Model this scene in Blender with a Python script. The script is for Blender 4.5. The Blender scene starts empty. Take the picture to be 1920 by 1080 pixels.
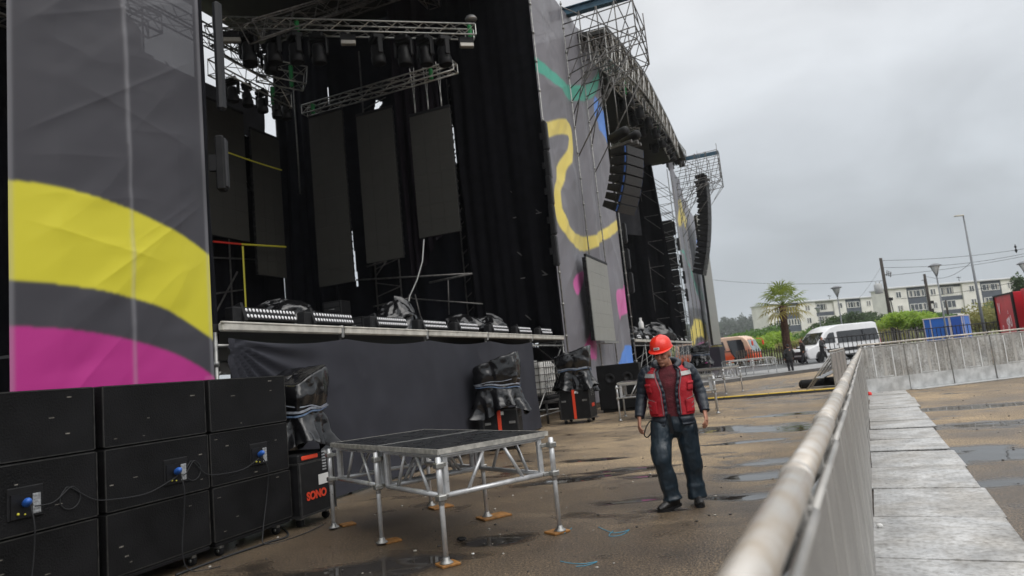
import bpy, bmesh, math, random
import numpy as np
from math import sin, cos, pi, radians as R
from mathutils import Vector, Matrix
random.seed(7); rng = np.random.default_rng(7)
SC = bpy.context.scene
COL = SC.collection
# ------------------------------------------------------------------ camera
ROLL, PITCH, YAW, EYE, FPX = -R(5.7), R(7.02), R(21.0), 1.55, 1280.0
_w = Vector((-sin(YAW)*cos(PITCH), cos(YAW)*cos(PITCH), sin(PITCH)))
_r0 = Vector((cos(YAW), sin(YAW), 0)); _u0 = _r0.cross(_w)
_r = _r0*cos(ROLL) + _u0*sin(ROLL); _u = _u0*cos(ROLL) - _r0*sin(ROLL)
def ray(x, y): return _r*((x-960)/FPX) + _u*((540-y)/FPX) + _w
def atX(x, y, X): d = ray(x, y); d = d*(X/d.x); return Vector((d.x, d.y, d.z+EYE))
def atY(x, y, Y): d = ray(x, y); d = d*(Y/d.y); return Vector((d.x, d.y, d.z+EYE))
def atZ(x, y, z=0.0): d = ray(x, y); d = d*((z-EYE)/d.z); return Vector((d.x, d.y, z))
def atD(x, y, D): d = ray(x, y)*D; return Vector((d.x, d.y, d.z+EYE))
cam = bpy.data.cameras.new('camera'); co = bpy.data.objects.new('camera', cam); COL.objects.link(co)
m = Matrix((_r, _u, -_w)).transposed().to_4x4(); m.translation = (0, 0, EYE); co.matrix_world = m
cam.sensor_width = 36; cam.lens = 24; cam.clip_end = 4000; cam.clip_start = 0.05
cam.dof.use_dof = True; cam.dof.focus_distance = 8.2; cam.dof.aperture_fstop = 2.0
SC.camera = co
# ------------------------------------------------------------------ noise helpers
def _hash(ix, iy, s=0):
    n = (ix.astype(np.int64)*374761393 + iy.astype(np.int64)*668265263 + s*974711) & 0x7fffffff
    n = ((n ^ (n >> 13))*1274126177) & 0x7fffffff
    return ((n ^ (n >> 16)) & 0xffff)/65535.0
def vnoise(x, y, s=0):
    x = np.asarray(x, float); y = np.asarray(y, float)
    ix, iy = np.floor(x), np.floor(y); fx, fy = x-ix, y-iy
    fx = fx*fx*(3-2*fx); fy = fy*fy*(3-2*fy)
    a = _hash(ix, iy, s); b = _hash(ix+1, iy, s); c = _hash(ix, iy+1, s); d = _hash(ix+1, iy+1, s)
    return (a*(1-fx)+b*fx)*(1-fy) + (c*(1-fx)+d*fx)*fy
def fbm(x, y, o=4, s=0):
    t = 0; a = .5; f = 1.0
    for k in range(o): t = t + a*vnoise(np.asarray(x)*f, np.asarray(y)*f, s+k*17); a *= .5; f *= 2.03
    return t
def pip(px, py, poly):
    ins = np.zeros(np.shape(px), bool); n = len(poly); j = n-1
    for i in range(n):
        xi, yi = poly[i]; xj, yj = poly[j]
        c = ((yi > py) != (yj > py)) & (px < (xj-xi)*(py-yi)/((yj-yi) or 1e-9)+xi)
        ins ^= c; j = i
    return ins
def smooth_poly(p, n=6):
    out = []; N = len(p)
    for i in range(N):
        p0, p1, p2, p3 = p[i-1], p[i], p[(i+1) % N], p[(i+2) % N]
        for k in range(n):
            t = k/n
            out.append(tuple(.5*(2*b+(c-a)*t+(2*a-5*b+4*c-d)*t*t+(3*b-a-3*c+d)*t**3) for a, b, c, d in zip(p0, p1, p2, p3)))
    return out
# ------------------------------------------------------------------ materials
MATS = {}
def M(name, col, rough=.6, metal=0.0, var=0.0, vs=6.0, bump=0.0, bs=30.0, spec=.5, col2=None, rvar=0.0, stretch=None, **kw):
    if name in MATS: return MATS[name]
    m = bpy.data.materials.new(name); m.use_nodes = True; nt = m.node_tree; N = nt.nodes; L = nt.links
    b = N['Principled BSDF']; b.inputs['Roughness'].default_value = rough; b.inputs['Metallic'].default_value = metal
    b.inputs['Specular IOR Level'].default_value = spec
    c = (*col, 1)
    b.inputs['Base Color'].default_value = c
    if var or bump or rvar or col2:
        tc = N.new('ShaderNodeTexCoord'); src = tc.outputs['Object']
        if stretch:
            mp = N.new('ShaderNodeMapping'); mp.inputs['Scale'].default_value = stretch; L.new(src, mp.inputs[0]); src = mp.outputs[0]
    if var or col2:
        nz = N.new('ShaderNodeTexNoise'); nz.inputs['Scale'].default_value = vs; nz.inputs['Detail'].default_value = 6; L.new(src, nz.inputs['Vector'])
        rp = N.new('ShaderNodeValToRGB'); L.new(nz.outputs['Fac'], rp.inputs[0])
        rp.color_ramp.elements[0].position = .32; rp.color_ramp.elements[1].position = .68
        c2 = col2 or tuple(min(1, v*(1+var)) for v in col); c1 = col if col2 else tuple(v*(1-var) for v in col)
        rp.color_ramp.elements[0].color = (*c1, 1); rp.color_ramp.elements[1].color = (*c2, 1)
        L.new(rp.outputs[0], b.inputs['Base Color'])
        if rvar:
            mr = N.new('ShaderNodeMapRange'); mr.inputs['From Min'].default_value = .3; mr.inputs['From Max'].default_value = .7
            mr.inputs['To Min'].default_value = max(.02, rough-rvar); mr.inputs['To Max'].default_value = min(1, rough+rvar)
            L.new(nz.outputs['Fac'], mr.inputs[0]); L.new(mr.outputs[0], b.inputs['Roughness'])
    if bump:
        n2 = N.new('ShaderNodeTexNoise'); n2.inputs['Scale'].default_value = bs; n2.inputs['Detail'].default_value = 5; L.new(src, n2.inputs['Vector'])
        bp = N.new('ShaderNodeBump'); bp.inputs['Strength'].default_value = bump; bp.inputs['Distance'].default_value = kw.get('bd', .02)
        L.new(n2.outputs['Fac'], bp.inputs['Height']); L.new(bp.outputs[0], b.inputs['Normal'])
    if 'emit' in kw:
        b.inputs['Emission Color'].default_value = (*kw['emit'], 1); b.inputs['Emission Strength'].default_value = kw.get('es', 1)
    if 'transl' in kw:   # thin leaves and cloth: part of the light passes through
        tr = N.new('ShaderNodeBsdfTranslucent'); tr.inputs[0].default_value = (*kw['transl'], 1)
        mx = N.new('ShaderNodeMixShader'); mx.inputs[0].default_value = .4
        L.new(b.outputs[0], mx.inputs[1]); L.new(tr.outputs[0], mx.inputs[2]); L.new(mx.outputs[0], N['Material Output'].inputs[0])
    MATS[name] = m; return m
# ------------------------------------------------------------------ mesh builder
class MB:
    def __init__(s): s.v = []; s.f = []; s.mi = []; s.sm = []
    def add(s, vs, fs, mi=0, sm=False):
        o = len(s.v); s.v.extend([tuple(v) for v in vs]); s.f.extend([tuple(i+o for i in f) for f in fs])
        s.mi.extend([mi]*len(fs)); s.sm.extend([sm]*len(fs)); return s
    def box(s, c, d, rot=None, bev=0.0, mi=0):
        hx, hy, hz = d[0]/2, d[1]/2, d[2]/2
        if bev:
            b = min(bev, hx*.9, hy*.9, hz*.9)
            ring = [(hx-b, -hy), (hx, -hy+b), (hx, hy-b), (hx-b, hy), (-hx+b, hy), (-hx, hy-b), (-hx, -hy+b), (-hx+b, -hy)]
            def sh(p): return (p[0]-(b if abs(p[0]) == hx else 0)*(1 if p[0] > 0 else -1), p[1]-(b if abs(p[1]) == hy else 0)*(1 if p[1] > 0 else -1))
            vs = [(*sh(p), -hz) for p in ring]+[(*p, -hz+b) for p in ring]+[(*p, hz-b) for p in ring]+[(*sh(p), hz) for p in ring]
            fs = [tuple(range(7, -1, -1)), tuple(range(24, 32))]
            for k in range(3):
                for i in range(8): j = (i+1) % 8; fs.append((k*8+i, k*8+j, k*8+8+j, k*8+8+i))
        else:
            vs = [(x, y, z) for z in (-hz, hz) for x, y in ((-hx, -hy), (hx, -hy), (hx, hy), (-hx, hy))]
            fs = [(3, 2, 1, 0), (4, 5, 6, 7), (0, 1, 5, 4), (1, 2, 6, 5), (2, 3, 7, 6), (3, 0, 4, 7)]
        c = Vector(c)
        if rot is not None:
            q = rot if isinstance(rot, Matrix) else Matrix.Rotation(rot, 3, 'Z')
            vs = [q @ Vector(v)+c for v in vs]
        else: vs = [Vector(v)+c for v in vs]
        return s.add(vs, fs, mi)
    def tube(s, pts, r, n=8, mi=0, cap=True, sq=1.0, up=None):
        pts = [Vector(p) for p in pts]; N = len(pts)
        rr = r if hasattr(r, '__len__') else [r]*N
        t0 = (pts[1]-pts[0]).normalized()
        a = Vector(up) if up is not None else (Vector((0, 0, 1)) if abs(t0.z) < .9 else Vector((1, 0, 0)))
        vs = []
        for i, p in enumerate(pts):
            t = ((pts[min(i+1, N-1)]-pts[max(i-1, 0)])).normalized()
            b = t.cross(a)
            if b.length < 1e-5: b = t.orthogonal()
            b.normalize(); a = b.cross(t).normalized()
            ri = rr[i]; ra, rb = ri if hasattr(ri, '__len__') else (ri, ri*sq)
            for k in range(n):
                th = 2*pi*k/n; vs.append(p+b*(ra*cos(th))+a*(rb*sin(th)))
        fs = [(i*n+k, i*n+(k+1) % n, (i+1)*n+(k+1) % n, (i+1)*n+k) for i in range(N-1) for k in range(n)]
        if cap: fs += [tuple(range(n-1, -1, -1)), tuple(range((N-1)*n, N*n))]
        return s.add(vs, fs, mi, n > 5)
    def bar(s, p, q, r, n=6, mi=0): return s.tube([p, q], r, n, mi)
    def lathe(s, prof, c=(0, 0, 0), n=16, rot=None, mi=0, cap=True):
        c = Vector(c); vs = []
        for (r, z) in prof:
            for k in range(n):
                v = Vector((r*cos(2*pi*k/n), r*sin(2*pi*k/n), z))
                vs.append((rot @ v if rot is not None else v)+c)
        N = len(prof)
        fs = [(i*n+k, i*n+(k+1) % n, (i+1)*n+(k+1) % n, (i+1)*n+k) for i in range(N-1) for k in range(n)]
        if cap: fs += [tuple(range(n-1, -1, -1)), tuple(range((N-1)*n, N*n))]
        return s.add(vs, fs, mi, True)
    def grid(s, fn, nu, nv, mi=0, sm=True):
        vs = [fn(i/nu, j/nv) for j in range(nv+1) for i in range(nu+1)]
        fs = [(j*(nu+1)+i, j*(nu+1)+i+1, (j+1)*(nu+1)+i+1, (j+1)*(nu+1)+i) for j in range(nv) for i in range(nu)]
        return s.add(vs, fs, mi, sm)
    def prism(s, poly, axis, a, b, mi=0):
        # poly in the two other axes (cyclic order), extruded along axis from a to b
        def mk(p, t): return {'x': (t, p[0], p[1]), 'y': (p[0], t, p[1]), 'z': (p[0], p[1], t)}[axis]
        n = len(poly); vs = [mk(p, a) for p in poly]+[mk(p, b) for p in poly]
        fs = [tuple(range(n-1, -1, -1)), tuple(range(n, 2*n))]+[(i, (i+1) % n, n+(i+1) % n, n+i) for i in range(n)]
        return s.add(vs, fs, mi)
    def ball(s, c, r, nu=12, nv=8, mi=0, rot=None):
        c = Vector(c); r = r if hasattr(r, '__len__') else (r, r, r); vs = []; fs = []
        for j in range(nv+1):
            ph = pi*(j+.0)/nv; ph = min(max(ph, .02), pi-.02)
            for i in range(nu):
                v = Vector((r[0]*sin(ph)*cos(2*pi*i/nu), r[1]*sin(ph)*sin(2*pi*i/nu), r[2]*cos(ph)))
                vs.append((rot @ v if rot is not None else v)+c)
        fs = [(j*nu+i, (j+1)*nu+i, (j+1)*nu+(i+1) % nu, j*nu+(i+1) % nu) for j in range(nv) for i in range(nu)]
        fs += [tuple(range(nu)), tuple(range((nv+1)*nu-1, nv*nu-1, -1))]
        return s.add(vs, fs, mi, True)
    def build(s, name, mat, parent=None, smooth=None, fix=True):
        me = bpy.data.meshes.new(name); me.from_pydata(s.v, [], s.f); me.update()
        for mm in (mat if isinstance(mat, (list, tuple)) else [mat]): me.materials.append(mm)
        me.polygons.foreach_set('material_index', s.mi)
        me.polygons.foreach_set('use_smooth', s.sm if smooth is None else [smooth]*len(s.f))
        if fix:
            bm = bmesh.new(); bm.from_mesh(me); bmesh.ops.recalc_face_normals(bm, faces=bm.faces); bm.to_mesh(me); bm.free()
        o = bpy.data.objects.new(name, me); COL.objects.link(o)
        if parent is not None: o.parent = parent
        return o
def tag(o, label=None, cat=None, group=None, kind=None):
    if label: o['label'] = label
    if cat: o['category'] = cat
    if group: o['group'] = group
    if kind: o['kind'] = kind
    return o
def T(name, label, cat, loc=(0, 0, 0), rz=0.0, group=None):
    o = bpy.data.objects.new(name, None); COL.objects.link(o); o.empty_display_size = .1
    o.location = loc; o.rotation_euler = (0, 0, rz)
    return tag(o, label, cat, group)
def kids(o): return [c for c in COL.objects if c.parent == o]
def dup(root, loc, rz=None, label=None, group=None, rot=None):
    def rec(o, par):
        c = o.copy(); COL.objects.link(c); c.parent = par
        for ch in CH.get(o.name, []): rec(ch, c)
        return c
    CH = {}
    for o in list(COL.objects):
        if o.parent: CH.setdefault(o.parent.name, []).append(o)
    r = rec(root, None); r.location = loc
    if rz is not None: r.rotation_euler = (0, 0, rz)
    if rot is not None: r.rotation_euler = rot
    if label: r['label'] = label
    if group: r['group'] = group
    return r
ORD = ['first', 'second', 'third', 'fourth', 'fifth', 'sixth', 'seventh', 'eighth', 'ninth', 'tenth', 'eleventh', 'twelfth', 'thirteenth', 'fourteenth']
# ------------------------------------------------------------------ palette
BLACKCLOTH = M('black_drape_cloth', (.0055, .0055, .007), .95, var=.35, vs=3, bump=.3, bs=60, spec=.05)
SKIRTCLOTH = M('charcoal_skirt_cloth', (.034, .035, .044), .78, var=.12, vs=1.5, bump=.15, bs=90, spec=.2)
STEEL = M('galvanised_steel', (.30, .30, .29), .45, .75, var=.35, vs=9, rvar=.15)
DARKSTEEL = M('weathered_scaffold_steel', (.13, .125, .12), .55, .6, var=.4, vs=7)
ALU = M('bright_aluminium', (.60, .61, .62), .38, .45, var=.14, vs=14, rvar=.12)
ALUDARK = M('dim_truss_aluminium', (.42, .42, .40), .4, .8, var=.2, vs=8)
BLACKPL = M('black_plastic', (.009, .009, .010), .5, var=.3, vs=12, spec=.25)
BLACKMETAL = M('black_painted_metal', (.011, .011, .012), .55, .1, var=.3, vs=8, spec=.25)
GLOSSBAG = M('wet_black_plastic_sheet', (.007, .007, .008), .17, var=.3, vs=5, bump=.55, bs=8, spec=.7)
CREAMTUBE = M('cream_stage_beam', (.52, .50, .45), .5, .1, var=.22, vs=5)
LEDSHADED = M('led_face_shade_tone', (.036, .0345, .030), .55, var=.06, vs=3, bump=.3, bs=350, spec=.3)  # darker copy of the screen face; the stage interior's shade is in the colour
WHITE = M('white_plastic', (.72, .72, .70), .4, var=.06, vs=6)
RED = M('red_paint', (.55, .03, .02), .45, var=.12, vs=9)
BLUEPLUG = M('blue_plug_plastic', (.03, .13, .5), .4)
GREENCLAMP = M('green_sling_cloth', (.02, .25, .07), .6)
YELLOWTAPE = M('yellow_tape', (.6, .55, .05), .5)
RUBBER = M('black_rubber', (.011, .011, .012), .7, var=.4, vs=20, spec=.25)
# ------------------------------------------------------------------ sky and light
def sky():
    w = bpy.data.worlds.new('World'); SC.world = w; w.use_nodes = True; nt = w.node_tree; N = nt.nodes; L = nt.links
    bg = N['Background']; out = N['World Output']
    sk = N.new('ShaderNodeTexSky'); sk.sky_type = 'NISHITA'; sk.sun_disc = False
    sk.sun_elevation = R(50); sk.sun_rotation = R(100); sk.air_density = 1.5; sk.dust_density = 4
    bg.inputs['Strength'].default_value = .1; L.new(sk.outputs[0], bg.inputs[0])
    # the overcast deck: cloud brightness grows from the horizon to the zenith, with soft cloud billows
    tc = N.new('ShaderNodeTexCoord'); sp = N.new('ShaderNodeSeparateXYZ'); L.new(tc.outputs['Generated'], sp.inputs[0])
    ramp = N.new('ShaderNodeValToRGB'); L.new(sp.outputs['Z'], ramp.inputs[0]); cr = ramp.color_ramp
    stops = [(0.0, (.57, .625, .67)), (.09, (.51, .555, .60)), (.28, (.63, .665, .705)), (.5, (.80, .815, .835)), (1.0, (2.1, 2.1, 2.1))]
    cr.elements[0].position = 0; cr.elements[0].color = (*stops[0][1], 1); cr.elements[1].position = 1; cr.elements[1].color = (*stops[-1][1], 1)
    for p, c in stops[1:-1]: e = cr.elements.new(p); e.color = (*c, 1)
    mp = N.new('ShaderNodeMapping'); mp.inputs['Scale'].default_value = (1, 1, 2.0); L.new(tc.outputs['Generated'], mp.inputs[0])
    nz = N.new('ShaderNodeTexNoise'); nz.inputs['Scale'].default_value = 2.5; nz.inputs['Detail'].default_value = 7; nz.inputs['Roughness'].default_value = .5; nz.inputs['Distortion'].default_value = .35
    L.new(mp.outputs[0], nz.inputs['Vector'])
    mr = N.new('ShaderNodeMapRange'); L.new(nz.outputs['Fac'], mr.inputs[0])
    mr.inputs['From Min'].default_value = .3; mr.inputs['From Max'].default_value = .7; mr.inputs['To Min'].default_value = .78; mr.inputs['To Max'].default_value = 1.16
    ml = N.new('ShaderNodeVectorMath'); ml.operation = 'SCALE'; L.new(ramp.outputs[0], ml.inputs[0]); L.new(mr.outputs[0], ml.inputs['Scale'])
    bg2 = N.new('ShaderNodeBackground'); bg2.inputs['Strength'].default_value = 1; L.new(ml.outputs[0], bg2.inputs[0])
    mx = N.new('ShaderNodeMixShader'); mx.inputs[0].default_value = .93
    L.new(bg.outputs[0], mx.inputs[1]); L.new(bg2.outputs[0], mx.inputs[2]); L.new(mx.outputs[0], out.inputs[0])
    s = bpy.data.lights.new('sun', 'SUN'); s.energy = 1.2; s.angle = R(50); s.color = (1, .97, .93)
    so = bpy.data.objects.new('sun', s); COL.objects.link(so)
    so.rotation_euler = (Vector((-.75, .35, -.85))).to_track_quat('-Z', 'Y').to_euler()
    SC.view_settings.view_transform = 'Standard'; SC.view_settings.look = 'None'; SC.view_settings.exposure = .1; SC.view_settings.gamma = 1
sky()
# ------------------------------------------------------------------ ground
def ground():
    def axis(a, b, step, lo, hi):
        xs = list(np.arange(a, b, step)); g = step
        while xs[-1] < hi: g = min(g*1.25, 120); xs.append(xs[-1]+g)
        g = step; left = []; x = xs[0]
        while x > lo: g = min(g*1.25, 120); x -= g; left.append(x)
        return np.array(left[::-1]+xs)
    X = axis(-7, 9, .055, -720, 720); Y = axis(3, 24, .055, -180, 1120)
    gx, gy = np.meshgrid(X, Y); nx, ny = len(X), len(Y)
    n1 = fbm(gx*.9, gy*1.6, 5, 3); n2 = fbm(gx*3.1, gy*5.0, 3, 9)
    wet = .25+.9*(fbm(gx*.35+5, gy*.75, 5, 21)-.46)*2.4+.62*np.clip((11.5-gy)/4.5, 0, 1)+.35*(n2-.45)
    # puddles standing where the photo shows them: centre pixel on the ground, half sizes in metres, turn
    P = [(680, 1072, 1.0, .30, .5), (740, 1060, .5, .2, .5), (935, 1012, .42, .20, .4), (1085, 897, .9, .22, .5), (1170, 880, .8, .22, .3), (1110, 862, .5, .2, .2),
         (1440, 865, .8, .34, .2), (1420, 893, .6, .26, .25), (1460, 778, .9, .3, .15), (1450, 803, 1.5, .75, .2), (1340, 806, .9, .6, .3), (1400, 930, .5, .2, .2),
         (1880, 855, 1.5, .52, .12), (1800, 843, .8, .32, .1), (1900, 903, .9, .26, .2), (1850, 795, 2.2, .5, .1), (1860, 760, 2.4, .4, .1),
         (1170, 940, .45, .16, .3), (1210, 893, .5, .2, .2), (1380, 830, .8, .16, .3), (1250, 955, .35, .12, .2)]
    pud = np.zeros_like(gx)
    for (px, py, a, b, t) in P:
        c = atZ(px, py); dx, dy = gx-c.x, gy-c.y
        u = (dx*cos(t)+dy*sin(t))/a; v = (-dx*sin(t)+dy*cos(t))/b
        pud = np.maximum(pud, 1.35-np.sqrt(u*u+v*v)*1.0)
    pud = np.clip((pud+(n1-.47)*1.5+(n2-.45)*1.1-.24)*1.9, 0, 1)
    zz = -.010*pud+.006*(n2-.45)*(np.abs(gx) < 30)
    wet = np.clip(wet+pud*.4+.25*np.clip((pud > .02), 0, 1), 0, 1)
    # left strip by the stage and the kit is darker and wetter
    wet = np.clip(wet+.35*np.clip((-1.2-gx-(gy-7)*.35)/3, 0, 1)*(gy < 16), 0, 1)
    vs = np.stack([gx, gy, zz], -1).reshape(-1, 3)
    idx = np.arange(nx*ny).reshape(ny, nx)
    fs = np.stack([idx[:-1, :-1], idx[:-1, 1:], idx[1:, 1:], idx[1:, :-1]], -1).reshape(-1, 4)
    me = bpy.data.meshes.new('ground'); me.from_pydata(vs.tolist(), [], fs.tolist()); me.update()
    for nm, arr in (('wet', wet), ('puddle', pud)):
        at = me.attributes.new(nm, 'FLOAT', 'POINT'); at.data.foreach_set('value', arr.reshape(-1).astype(np.float32))
    me.polygons.foreach_set('use_smooth', [True]*len(me.polygons))
    m = bpy.data.materials.new('wet_gravel_asphalt'); m.use_nodes = True; nt = m.node_tree; N = nt.nodes; L = nt.links; b = N['Principled BSDF']
    def A(n): a = N.new('ShaderNodeAttribute'); a.attribute_name = n; return a.outputs['Fac']
    tc = N.new('ShaderNodeTexCoord')
    def noise(sc, det=6, rough=.6):
        n = N.new('ShaderNodeTexNoise'); n.inputs['Scale'].default_value = sc; n.inputs['Detail'].default_value = det; n.inputs['Roughness'].default_value = rough; L.new(tc.outputs['Object'], n.inputs['Vector']); return n.outputs['Fac']
    def rampc(f, st):
        r = N.new('ShaderNodeValToRGB'); L.new(f, r.inputs[0]); e = r.color_ramp.elements
        e[0].position, e[0].color = st[0][0], (*st[0][1], 1); e[1].position, e[1].color = st[-1][0], (*st[-1][1], 1)
        for p, c in st[1:-1]: k = e.new(p); k.color = (*c, 1)
        return r.outputs[0]
    def mix(f, a, c, mode='MIX'):
        x = N.new('ShaderNodeMix'); x.data_type = 'RGBA'; x.blend_type = mode
        if isinstance(f, float): x.inputs[0].default_value = f
        else: L.new(f, x.inputs[0])
        for s, v in ((6, a), (7, c)):
            if isinstance(v, tuple): x.inputs[s].default_value = (*v, 1)
            else: L.new(v, x.inputs[s])
        return x.outputs[2]
    sand = rampc(noise(.8, 8, .65), [(.3, (.155, .122, .088)), (.5, (.24, .182, .118)), (.7, (.34, .255, .155))])
    grit = rampc(noise(52, 4, .8), [(.37, (.10, .10, .105)), (.49, (.9, .9, .9)), (.60, (2.9, 2.8, 2.6))])
    vo = N.new('ShaderNodeTexVoronoi'); vo.inputs['Scale'].default_value = 34; L.new(tc.outputs['Object'], vo.inputs['Vector'])
    speck = rampc(vo.outputs['Distance'], [(.0, (6.5, 6.2, 5.8)), (.09, (3.0, 2.9, 2.7)), (.13, (.95, .95, .95))])
    col = mix(1.0, sand, grit, 'MULTIPLY'); col = mix(1.0, col, speck, 'MULTIPLY')
    dark = mix(1.0, col, (.37, .365, .385), 'MULTIPLY')
    col = mix(A('wet'), col, dark)
    col = mix(A('puddle'), col, (.03, .026, .022)); L.new(col, b.inputs['Base Color'])
    r1 = N.new('ShaderNodeMapRange'); L.new(A('wet'), r1.inputs[0]); r1.inputs['To Min'].default_value = .75; r1.inputs['To Max'].default_value = .33
    r2 = N.new('ShaderNodeMix'); L.new(A('puddle'), r2.inputs[0]); L.new(r1.outputs[0], r2.inputs[2]); r2.inputs[3].default_value = .04; L.new(r2.outputs[0], b.inputs['Roughness'])
    inv = N.new('ShaderNodeMath'); inv.operation = 'SUBTRACT'; inv.inputs[0].default_value = 1; L.new(A('puddle'), inv.inputs[1])
    bp = N.new('ShaderNodeBump'); bp.inputs['Distance'].default_value = .011; L.new(inv.outputs[0], bp.inputs['Strength']); L.new(noise(58, 4, .75), bp.inputs['Height']); L.new(bp.outputs[0], b.inputs['Normal'])
    me.materials.append(m); o = bpy.data.objects.new('ground', me); COL.objects.link(o); o['kind'] = 'structure'
ground()
def root_loc(p):
    while p.parent is not None: p = p.parent
    return Vector(p.location)
def bw(mb, name, mat, parent, **k):          # part given in world coordinates under an unrotated thing
    l = root_loc(parent); mb.v = [(v[0]-l.x, v[1]-l.y, v[2]-l.z) for v in mb.v]
    return mb.build(name, mat, parent, **k)
def solo(mb, name, mat, label, cat, group=None, kind=None, **k):   # a thing that is one mesh, origin at its base
    a = np.array(mb.v); c = Vector(((a[:, 0].min()+a[:, 0].max())/2, (a[:, 1].min()+a[:, 1].max())/2, a[:, 2].min()))
    mb.v = [tuple(Vector(v)-c) for v in mb.v]
    o = mb.build(name, mat, **k); o.location = c
    return tag(o, label, cat, group, kind)
def box_truss(mb, p, q, s=.3, step=.5, r=.025, rd=.012, tri=False, up=(0, 0, 1)):
    p, q = Vector(p), Vector(q); d = (q-p).normalized(); a = d.cross(Vector(up)).normalized()*(s/2); b = a.cross(d).normalized()*(s/2)
    cs = [-a-b, a-b, a+b, -a+b] if not tri else [-a-b, a-b, b]
    for c in cs: mb.bar(p+c, q+c, r, 6)
    n = max(1, int(round((q-p).length/step))); L = (q-p)/n
    for k in range(len(cs)):
        c0, c1 = cs[k], cs[(k+1) % len(cs)]
        for i in range(n):
            u, v = (c0, c1) if i % 2 == 0 else (c1, c0)
            mb.bar(p+L*i+u, p+L*(i+1)+v, rd, 4)
        mb.bar(p+c0, p+c1, rd*1.3, 4); mb.bar(q+c0, q+c1, rd*1.3, 4)
    return mb
XF = -6.3; ZD = 2.5
# ------------------------------------------------------------------ printed banners
def banner(name, label, y0, y1, z0, z1, step, base, shapes, disp, seams=(), top=None, seamcol=(.42, .42, .45), group=None, X=XF, clear=.1, blur=2):
    ny = int((y1-y0)/step); nz = int((z1-z0)/step)
    gy, gz = np.meshgrid(np.linspace(y0, y1, ny+1), np.linspace(z0, z1, nz+1))
    if top is not None: gz = z0+(gz-z0)*(top(gy)-z0)/(z1-z0)
    col = np.empty(gy.shape+(3,)); col[:] = base
    col *= (1+.16*(fbm(gy*.5, gz*.5, 4, 5)-.47)*2)[..., None]
    for c, poly in shapes:
        m = pip(gy, gz, smooth_poly([(p.y, p.z) for p in poly], 8)); col[m] = c
    for (fy, w) in seams:
        m = np.abs(gy-(fy(gz) if callable(fy) else fy)) < w; col[m] = col[m]*.72+np.array(seamcol)*.28
    for k in range(blur):
        cp = np.pad(col, ((1, 1), (1, 1), (0, 0)), 'edge'); col = (cp[1:-1, 1:-1]*2+cp[:-2, 1:-1]+cp[2:, 1:-1]+cp[1:-1, :-2]+cp[1:-1, 2:])/6
    dx = disp(gy, gz)
    vs = np.stack([X+dx, gy, gz], -1).reshape(-1, 3); nx = ny+1
    idx = np.arange(nx*(nz+1)).reshape(nz+1, nx)
    fs = np.stack([idx[:-1, :-1], idx[:-1, 1:], idx[1:, 1:], idx[1:, :-1]], -1).reshape(-1, 4)
    c0 = Vector((X, (y0+y1)/2, z0)); vs = vs-np.array(c0)
    me = bpy.data.meshes.new(name); me.from_pydata(vs.tolist(), [], fs.tolist()); me.update()
    at = me.attributes.new('art', 'FLOAT_COLOR', 'POINT'); at.data.foreach_set('color', np.concatenate([col, np.ones(gy.shape+(1,))], -1).reshape(-1).astype(np.float32))
    me.polygons.foreach_set('use_smooth', [True]*len(me.polygons))
    mn = 'printed_mesh_cloth_%d' % int(clear*100)
    if mn not in MATS:
        m = bpy.data.materials.new(mn); m.use_nodes = True; nt = m.node_tree; N = nt.nodes; L = nt.links; b = N['Principled BSDF']
        a = N.new('ShaderNodeAttribute'); a.attribute_name = 'art'
        tc = N.new('ShaderNodeTexCoord'); nz_ = N.new('ShaderNodeTexNoise'); nz_.inputs['Scale'].default_value = 130; L.new(tc.outputs['Object'], nz_.inputs['Vector'])
        bp = N.new('ShaderNodeBump'); bp.inputs['Strength'].default_value = .15; bp.inputs['Distance'].default_value = .01; L.new(nz_.outputs['Fac'], bp.inputs['Height']); L.new(bp.outputs[0], b.inputs['Normal'])
        L.new(a.outputs['Color'], b.inputs['Base Color']); b.inputs['Roughness'].default_value = .5; b.inputs['Specular IOR Level'].default_value = .45
        tr = N.new('ShaderNodeBsdfTransparent'); mx = N.new('ShaderNodeMixShader'); mx.inputs[0].default_value = clear
        L.new(b.outputs[0], mx.inputs[1]); L.new(tr.outputs[0], mx.inputs[2]); L.new(mx.outputs[0], N['Material Output'].inputs[0]); MATS[mn] = m
    me.materials.append(MATS[mn])
    o = bpy.data.objects.new(name, me); COL.objects.link(o); o.location = c0
    return tag(o, label, 'banner', group)
PX = lambda pts, X=XF: [atX(x, y, X) for x, y in pts]
GREY = (.044, .0425, .052)
YEL, PINK, PALEPINK, TEAL, BLUE, LYEL = (.66, .60, .03), (.48, .025, .24), (.66, .16, .42), (.07, .36, .27), (.10, .26, .72), (.76, .62, .15)
def ridge(u, v, s): return 1-np.abs(fbm(u, v, 3, s)*2-.94)*2
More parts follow.
